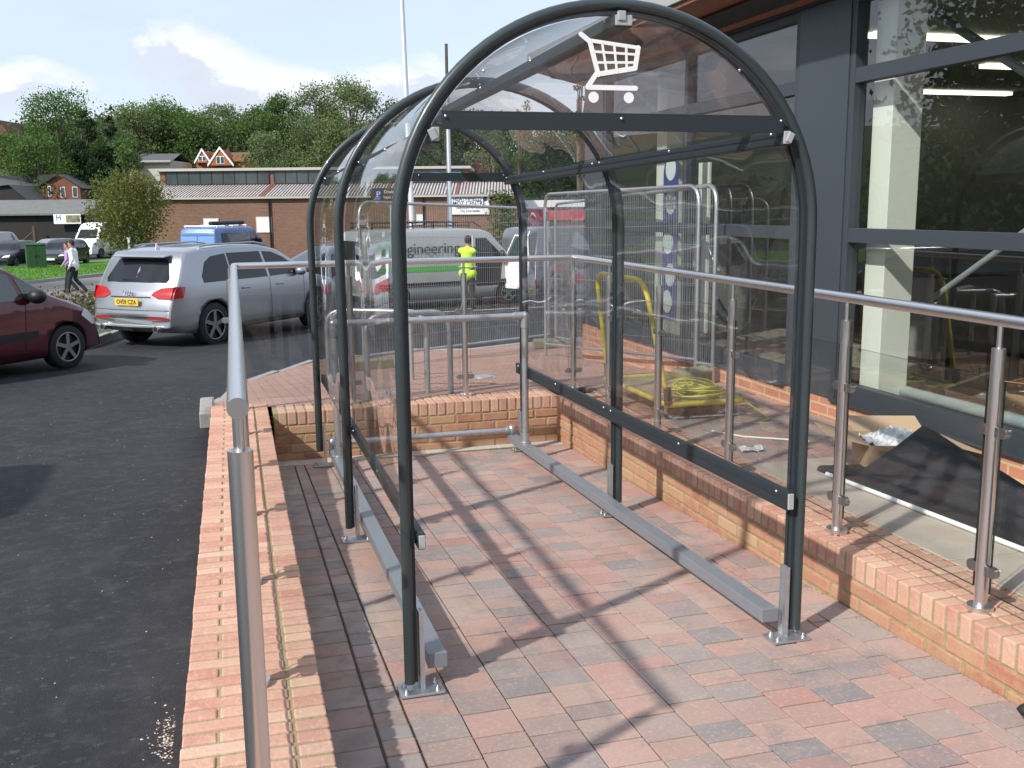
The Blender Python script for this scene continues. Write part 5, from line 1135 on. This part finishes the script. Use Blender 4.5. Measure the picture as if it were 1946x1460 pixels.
p=frame_at(280,100,4.5); h4=empty('slate_roof_house',p,-ya,'pale house with a long grey slate roof among the trees, left of the dormer house','house'); k_=100/F; Z=lambda v:CZ+(396-v)*k_-4.5
q=MB(); q.bx(-36*k_,44*k_,1,8,-2,Z(303)); q.build('wall',M['fascia'],h4); q=MB(); q.add([(-38*k_,.5,Z(308)),(46*k_,.5,Z(308)),(44*k_,4.5,Z(287)),(-34*k_,4.5,Z(287)),(46*k_,8.5,Z(308)),(-38*k_,8.5,Z(308))],[(0,1,2,3),(3,2,4,5)]); q.build('roof',M['slate'],h4)
q=MB(); q.prism([(-38*k_,Z(316)),(-8*k_,Z(316)),(-27*k_,Z(289))],3,(0,-.6,0),(1,0,0),(0,0,1),(0,1,0)); q.build('front_gable',M['tile'],h4)
p=frame_at(898,112,5.0); h5=empty('gabled_cottage',p,-ya,'pale gabled house with a white window among the trees, seen through the shelter','house'); k_=112/F; Z=lambda v:CZ+(391-v)*k_-5
q=MB(); q.prism([(-16*k_,-2),(30*k_,-2),(30*k_,Z(284)),(6*k_,Z(250)),(-16*k_,Z(282))],7,(0,0,0),(1,0,0),(0,0,1),(0,1,0)); q.build('gable_wall',M['brickH'],h5); q=MB(); q.add([(-19*k_,-.3,Z(286)),(6*k_,-.3,Z(249)),(6*k_,7.3,Z(249)),(-19*k_,7.3,Z(286)),(33*k_,-.3,Z(287)),(33*k_,7.3,Z(287))],[(0,1,2,3),(1,4,5,2)]); q.build('roof',M['tile'],h5); win(h5,4*k_,14*k_,Z(283),Z(271),-.0,2)
p=frame_at(12,120,6.0); h6=empty('hilltop_house',p,-ya,'red-roofed house at the far left edge on the skyline','house'); k_=120/F; Z=lambda v:CZ+(400-v)*k_-6
q=MB(); q.prism([(-30*k_,-2),(20*k_,-2),(20*k_,Z(256)),(2*k_,Z(231)),(-30*k_,Z(256))],8,(0,0,0),(1,0,0),(0,0,1),(0,1,0)); q.build('gable_wall',M['brickH'],h6); q=MB(); q.add([(-32*k_,-.3,Z(256)),(2*k_,-.3,Z(230)),(2*k_,8.3,Z(230)),(-32*k_,8.3,Z(256)),(22*k_,-.3,Z(258)),(22*k_,8.3,Z(258))],[(0,1,2,3),(1,4,5,2)]); q.build('roof',M['tile'],h6)
# ------------------------------------------------------------------ trees
def tree(name,label,loc,h,w_,m,n,ls,seed=0,trunk_h=.25,shape='round',group=None,clumps=26,cat='tree',tr=None,sparse=1):
    rg=np.random.default_rng(seed); r=empty(name,loc,0,label,cat,group)
    tr=tr or h*.022; q=MB(); lean=rg.normal(0,.03*h,2); q.tube([(0,0,-.3),(lean[0]*.3,lean[1]*.3,h*trunk_h),(lean[0],lean[1],h*.82)],[tr*1.5,tr,tr*.3],9)
    ch0=h*trunk_h; cc_=[];
    for k in range(clumps):
        t=rg.uniform(0,1)**.9; z=ch0+(h-ch0)*t
        if shape=='cone': rad=w_/2*(1-t)**.8*1.0+.15
        elif shape=='vase': rad=w_/2*(.45+.75*t if t<.7 else 1.0*(1-(t-.7)/.42)**.5+.0)
        else: rad=w_/2*math.sqrt(max(.02,1-(2*t-.85)**2/1.45))
        a=rg.uniform(0,6.28); rr=rad*rg.uniform(.35,1)**.6*.82; c=np.array([rr*math.cos(a),rr*math.sin(a),z]); s=rg.uniform(.13,.26)*w_*(1 if shape!='cone' else .8*(1-t)+.25); cc_.append((c,s))
        b=Vector((lean[0]*t*.7,lean[1]*t*.7,ch0*.8+(z-ch0)*.55)); 
        if k<16: q.tube([b,(b+Vector(c))/2+Vector((0,0,.03*h)),Vector(c)],[tr*.42,tr*.25,tr*.08],5,cap=False)
    q.build('trunk',M['bark'],r)
    tot=sum(s**2 for _,s in cc_); pts=[]
    for c,s in cc_:
        k=max(12,int(n*s*s/tot)); v=rg.normal(size=(k,3)); v/=np.linalg.norm(v,axis=1)[:,None]; ra=s*rg.uniform(.25,1,k)**(.45)
        pts.append(c+v*ra[:,None]*np.array([1,1,.72])*(1+.25*rg.normal(size=(k,1))))
    P=np.concatenate(pts); leafmesh('crown',leafcloud(P,ls,rg),m,r); return r
def ftree(name,label,u,vt,wpx,D,m,n=3200,ls=.42,shape='round',seed=1,group=None,cl=26,vb=None,sub=0):
    p=at(u,vt,D=D); gz=hill(p.x,p.y)-.1; ztop=p.z; h=ztop-gz; w_=wpx*1.22*D/F
    return tree(name,label,(p.x,p.y,gz),h,w_,m,n,ls,seed,.16,shape,group,cl)
LA,LB,LD=M['leafA'],M['leafB'],M['leafD']
T=[('round_tree','tall dark rounded tree, highest on the left skyline',108,184,120,112,LA,'round',5200),
('conifer','very dark green conifer mass above the roadside tree',160,212,110,98,LD,'cone',5200),
('conifer','slim dark spire conifer just right of the darkest one',207,200,60,100,LD,'cone',2600),
('round_tree','low grey-green tree at the left edge below the skyline house',28,262,100,100,LA,'round',3000),
('round_tree','olive crown over the slate roofed house',255,206,80,118,LB,'round',3200),
('round_tree','broad mid-green crown between the slate and dormer houses',318,203,100,122,LA,'round',4200),
('round_tree','lower leafy crown rising left of the dormer house chimney',372,216,80,120,LA,'round',3000),
('bare_topped_tree','thin pale-stemmed tree directly above the dormer house',425,206,60,124,LB,'vase',1500),
('round_tree','dull green crown right of the dormer house',478,206,80,122,LA,'round',3400),
('round_tree','dark rounded crown left of the tallest pale tree',532,188,80,118,LA,'round',3600),
('broad_tree','tallest pale green tree on the skyline right of the dormer house',600,168,110,112,LB,'round',5600),
('broad_tree','pale green tree just left of the shelter hoops',668,164,120,108,LB,'round',6000),
('round_tree','low yellow-green bush-like tree right of the dormer house wall',500,262,90,98,LB,'round',2600),
('round_tree','green crown behind the shelter top left of the front hoop',735,196,70,110,LA,'round',2600),
('round_tree','dark green tree behind the crossbar of the shelter',850,212,120,108,LD,'round',4200),
('round_tree','lighter green crown right of the gabled cottage',930,232,80,104,LB,'round',2600),
('conifer','sparse tall conifer seen under the trolley sign',1108,120,70,60,LD,'cone',2200),
('round_tree','dark evergreen mass low behind the far hoop',1060,262,130,84,LD,'round',4200),
('small_tree','small wispy tree seen above the crossbar of the shelter',990,188,45,70,LA,'vase',900),
('round_tree','leafy tree behind the left end of the brick garage',235,268,70,88,LA,'round',2200),
('round_tree','shrubby tree between the red brick house and the conifers',75,268,110,96,LA,'round',3200)]
for i,(nm,lb,u,vt,wp,D,m,shp,n) in enumerate(T):
    ftree(nm,lb,u,vt,wp,D,m,int(n*2.1),.27 if D>80 else .18,shp,seed=40+i,group='trees on the skyline',cl=34)
# the rest of the wood as one mass
P=[]
for k in range(300):
    u=rng.uniform(-250,2300); D=rng.uniform(122,155); v=rng.uniform(206,250) if u<1000 else rng.uniform(215,285)
    if u<60: v=rng.uniform(262,300)
    p=at(u,v,D=D); s=rng.uniform(2.5,4.5); c=np.array([p.x,p.y,p.z-s])
    nn=800; vv=rng.normal(size=(nn,3)); vv/=np.linalg.norm(vv,axis=1)[:,None]; P.append(c+vv*(s*rng.uniform(.4,1,nn)**.5)[:,None]*np.array([1,1,1.25]))
for k in range(150):
    u=rng.uniform(-250,2300); p=at(u,292,D=rng.uniform(118,132)); s=rng.uniform(2.5,4.0); c=np.array([p.x,p.y,p.z]); 
    nn=560; vv=rng.normal(size=(nn,3)); vv/=np.linalg.norm(vv,axis=1)[:,None]; P.append(c+vv*(s*rng.uniform(.4,1,nn)**.5)[:,None]*np.array([1,1,1.3]))
tag(leafmesh('far_wood',leafcloud(np.concatenate(P),.38,rng),M['leafX']),'continuous dark woodland filling the hillside behind the separate trees','wood',kind='stuff')
# wood off to the left and behind, only seen mirrored in the glazing
P=[]
for k in range(240):
    a=rng.uniform(R(-150),R(-22)); D=rng.uniform(75,110); c=np.array([D*math.sin(a),D*math.cos(a),rng.uniform(-2,2.0)]); s=rng.uniform(2.5,4.2)
    nn=130; vv=rng.normal(size=(nn,3)); vv/=np.linalg.norm(vv,axis=1)[:,None]; P.append(c+vv*(s*rng.uniform(.4,1,nn)**.5)[:,None]*np.array([1,1,1.25]))
tag(leafmesh('side_wood',leafcloud(np.concatenate(P),.9,rng),M['leafX']),'dark treeline across the car park mirrored in the shop windows','wood',kind='stuff')
# verge tree
p=at(246,486,D=48); tree('verge_tree','small verge tree turning russet, between the white van and the garage',(p.x,p.y,G(p.y)),4.35,4.1,M['leafR'],12500,.125,5,.15,'vase',clumps=64,tr=.09)
vt=bpy.data.objects['verge_tree']; pp=[]
for k in range(46):
    a=rng.uniform(0,6.28); r_=rng.uniform(.2,1.75); x0,y0=r_*math.cos(a),r_*math.sin(a); h0=4.0-.55*(r_/1.75)**2-rng.uniform(0,.5); hh=rng.uniform(.3,.95); nn=90
    t=rng.uniform(0,1,nn); pp.append(np.c_[x0+t*hh*.35*math.cos(a)+rng.normal(0,.05,nn)*(1.2-t),y0+t*hh*.35*math.sin(a)+rng.normal(0,.05,nn)*(1.2-t),h0+t*hh])
leafmesh('shoots',leafcloud(np.concatenate(pp),.10,rng),M['leafR'],vt)
# big tree left of camera, mirrored in the upper shop glass
tree('broadleaf_tree','large tree whose leaves are mirrored in the upper right shop window',(-23.4,31.8,G(31.8)),14,13.0,M['leafA'],20000,.34,9,.20,'round',clumps=70)
# hedge in the kerbed bed, kerb under it
hd=MB()
P=[];a0,a1=Vector((-3.6,19.3)),Vector((-1.55,23.4))
for k in range(5200):
    t=rng.uniform(0,1); w_=rng.uniform(0,1.9); p=a0.lerp(a1,t)+Vector((-.95,.25))*w_*0+Vector((-1,.45)).normalized()*w_
    hh=.52+.14*math.sin(t*9)+.10*rng.normal(); P.append((p.x,p.y,G(p.y)+abs(hh)*rng.uniform(.05,1)**.4))
hg=empty('hedge',(-2.6,20.9,G(20.9)),0,'low scrubby hedge with brownish leaves between the maroon and silver cars','hedge'); P=np.array(P)-np.array([-2.6,20.9,G(20.9)])
leafmesh('hedge_leaves',leafcloud(P,.075,rng,.7),M['leafH'],hg)
q=MB()
for k in range(40):
    i=rng.integers(len(P)); e=P[i]; q.tube([(e[0]*.97,e[1]*.97,e[2]-.45),tuple(e)],.006,4,cap=False)
q.build('stems',M['bark'],hg)
q=MB(); pts=[(-2.95,17.2),(-2.19,18.6),(-1.95,19.7),(-1.4,22.5),(-.9,24.5)]
for a_,b_ in zip(pts,pts[1:]):
    L_=math.hypot(b_[0]-a_[0],b_[1]-a_[1]); n=max(1,round(L_/.9))
    for i in range(n): t=(i+.5)/n; x,y=a_[0]+(b_[0]-a_[0])*t,a_[1]+(b_[1]-a_[1])*t; q.box((x,y,G(y)+.02),(L_/n-.01,.13,.22),math.atan2(b_[1]-a_[1],b_[0]-a_[0]))
tag(q.build('bed_kerb',M['kerb'],bevel=.012),kind='structure')
gpoly('planting_bed',[(-2.95,17.25),(-2.19,18.6),(-1.95,19.7),(-.9,24.5),(-3.2,25.5),(-6.5,21),(-5.5,18)],.06,M['soil'])
# white parking line marks by the vans
for (x,y,l,a) in ((6.0,23.6,5.5,.10),(10.5,24.2,4.5,.10)): 
    V=[(x-l/2,y-l/2*a-.05,G(y)-.024),(x+l/2,y+l/2*a-.05,G(y)-.024),(x+l/2,y+l/2*a+.05,G(y)-.024),(x-l/2,y-l/2*a+.05,G(y)-.024)]; tag(meshobj('parking_line',V,[(0,1,2,3)],M['conc']),kind='structure')
# ------------------------------------------------------------------ people
def skinof(name,caps,m,parent,vox=.016,ells=(),sm=2):
    q=MB()
    for P_,rs in caps:
        q.tube(P_,rs,12); 
        for p_,r_ in zip(P_,rs): q.ell(p_,(r_,)*3,12,8)
    for c,rad in ells: q.ell(c,rad,16,10)
    o=q.build(name,m,parent); re=o.modifiers.new('r','REMESH'); re.mode='VOXEL'; re.voxel_size=vox; re.use_smooth_shade=True
    s_=o.modifiers.new('s','SMOOTH'); s_.iterations=sm; s_.factor=.5; return bake(o)
def person(label,loc,face,shirt,trous,arms,legs,shoe=None,h=1.74,lean=0,hairm=None,vest=None,vox=.016):
    """x right, y forward, z up in figure space; arms: for each side [elbow, wrist]; legs: [knee, ankle]"""
    r=empty('person',loc,face,label,'person',scale=h/1.74); V3=Vector
    lx=lambda z:lean*(z-.9)
    sh_=[V3((s*.185,lx(1.42),1.42)) for s in(-1,1)]; hip=[V3((s*.095,0,.92)) for s in(-1,1)]
    neck=V3((0,lx(1.46)+.0,1.46)); hd_=V3((0,lx(1.60)+.03,1.625))
    body=[]; 
    body+= [([V3((0,0,.94)),V3((0,lx(1.15),1.15)),V3((0,lx(1.35),1.33))],[.125,.115,.13]),([neck+V3((0,0,-.05)),neck+V3((0,.02,.08))],[.055,.052]),([sh_[0],sh_[1]],[.06,.06])]
    ells=[(hd_,(.076,.096,.118)),(hd_+V3((0,.09,-.012)),(.016,.026,.022)),(hd_+V3((0,.05,-.085)),(.045,.04,.035)),(hd_+V3((.078,0,-.005)),(.012,.02,.03)),(hd_+V3((-.078,0,-.005)),(.012,.02,.03))]
    sl_=[]
    for i,s in enumerate((-1,1)):
        e,wv=V3(arms[i][0]),V3(arms[i][1]); body.append(([sh_[i],e,wv],[.048,.038,.026])); sl_.append(([sh_[i],e,e.lerp(wv,arms[i][2] if len(arms[i])>2 else .9)],[.062,.052,.042]))
        d_=(wv-e).normalized(); sd=d_.cross(V3((0,0,1))); sd=sd.normalized() if sd.length>.1 else V3((1,0,0)); pm=wv+d_*.05
        ells.append((pm,(.036,.036,.036))); 
        for k in range(4): 
            b_=wv+d_*.08+sd*(k-1.5)*.019; L_=[.062,.072,.068,.052][k]; dn=(d_+V3((0,0,-.25))).normalized(); body.append(([b_,b_+d_*L_*.5,b_+d_*L_*.5+dn*L_*.5],[.0095,.009,.008]))
        body.append(([wv+d_*.03+sd*.03,wv+d_*.06+sd*.055,wv+d_*.10+sd*.062],[.012,.011,.009]))
        kn,an=V3(legs[i][0]),V3(legs[i][1]); body.append(([hip[i],kn,an],[.075,.05,.036]))
    bo=skinof('body',body,M['skin'],r,vox,ells)
    o=skinof('shirt',[([V3((0,0,.90)),V3((0,lx(1.15),1.15)),V3((0,lx(1.34),1.34))],[.150,.142,.148]),([sh_[0],sh_[1]],[.074,.074]),([V3((-.07,0,.93)),V3((.07,0,.93))],[.125,.125])]+sl_,shirt,r,vox)
    if vest:
        v_=skinof('hi_vis_vest',[([V3((0,0,.84)),V3((0,lx(1.15),1.15)),V3((0,lx(1.34),1.34))],[.172,.162,.165]),([sh_[0]*.9+V3((0,0,.12)),sh_[1]*.9+V3((0,0,.12))],[.09,.09]),([V3((-.09,0,.86)),V3((.09,0,.86))],[.14,.14])],vest,r,vox)
        for z in (1.02,1.20):
            q=MB(); q.tube([(.23*math.cos(t),.178*math.sin(t)+lx(z),z) for t in np.linspace(0,6.283,28,endpoint=False)],.012,6,closed=True); q.build('reflective_band',M['reflect'],v_)
    tc_=[([V3((-.05,0,.93)),V3((.05,0,.93))],[.115,.115])]
    for i in (0,1): kn,an=V3(legs[i][0]),V3(legs[i][1]); tc_.append(([hip[i],kn,an+V3((0,0,.0))],[.098,.070,.060]))
    skinof('trousers',tc_,trous,r,vox)
    for i in (0,1):
        an=V3(legs[i][1]); q=MB(); q.ell(an+V3((0,.065,-.045)),(.046,.135,.038),14,8); q.ell(an+V3((0,0,-.01)),(.045,.055,.05),12,8); q.build('shoe',shoe or M['shoe'],r)
    q=MB(); q.ell(hd_+V3((0,-.018,.028)),(.086,.098,.112),18,12); ho=q.build('hair',hairm or M['hair'],r)
    for s in(-1,1): q=MB(); q.ell(hd_+V3((s*.03,.088,.0)),(.012,.008,.008),8,6); q.build('eye',M['black'],bo)
    q=MB(); q.ell(hd_+V3((0,.090,-.055)),(.024,.008,.006),8,6); q.build('mouth',M['redsign'],bo)
    # hair sits on the back and top only
    for v in ho.data.vertices:
        l_=v.co-hd_
        if l_.y>.045 and l_.z<.055: v.co=hd_+l_*.80
    return r
stand=[((-.10,.02,.49),(-.11,0,.09)),((.10,.03,.49),(.11,.02,.09))]
stride=[((-.10,.16,.50),(-.10,.24,.09)),((.10,.04,.49),(.10,-.26,.13))]
stride2=[((-.10,.05,.50),(-.10,-.22,.12)),((.10,.14,.50),(.10,.20,.09))]
ha=[((-.25,-.03,1.14),(-.22,.10,.90)),((.25,.12,1.18),(.14,.26,1.42))]
p=at(146,556,D=32.5); G0=lambda q:(q.x,q.y,G(q.y)-.015)
person('person in a white shirt and dark trousers walking left, hand raised to face',G0(p),R(90)-ya*.6,M['shirt'],M['trous'],ha,stride,M['shoer'],1.74,lean=.04)
p=at(136,553,D=33.4); person('person in a lilac top walking beside and behind the one in white',G0(p),R(92)-ya*.6,M['lilac'],M['trous'],[((-.25,0,1.14),(-.22,.16,.95)),((.25,.10,1.17),(.12,.22,1.38))],stride2,None,1.68)
p=at(890,590,D=24.3); person('person in yellow hi-vis vest, back turned, reaching into the van door',(p.x,p.y,G(p.y)-.02),-ya+R(-25),M['trous'],M['trous'],[((-.24,.12,1.16),(-.16,.34,1.10)),((.28,.10,1.22),(.40,.32,1.18),.35)],stand,None,1.76,lean=.05,vest=M['hivis'])
# bystander whose jeans and trainer just enter the right edge
p=at(2084,1405,z=FZ(2.4)); person('person mostly outside the right edge, only a blue jeans cuff and trainer in view',(p.x,p.y,FZ(p.y)),R(70),M['shirt'],M['jeans'],[((-.25,-.02,1.13),(-.26,.06,.88)),((.25,-.02,1.13),(.26,.06,.88))],stand,None,1.74)
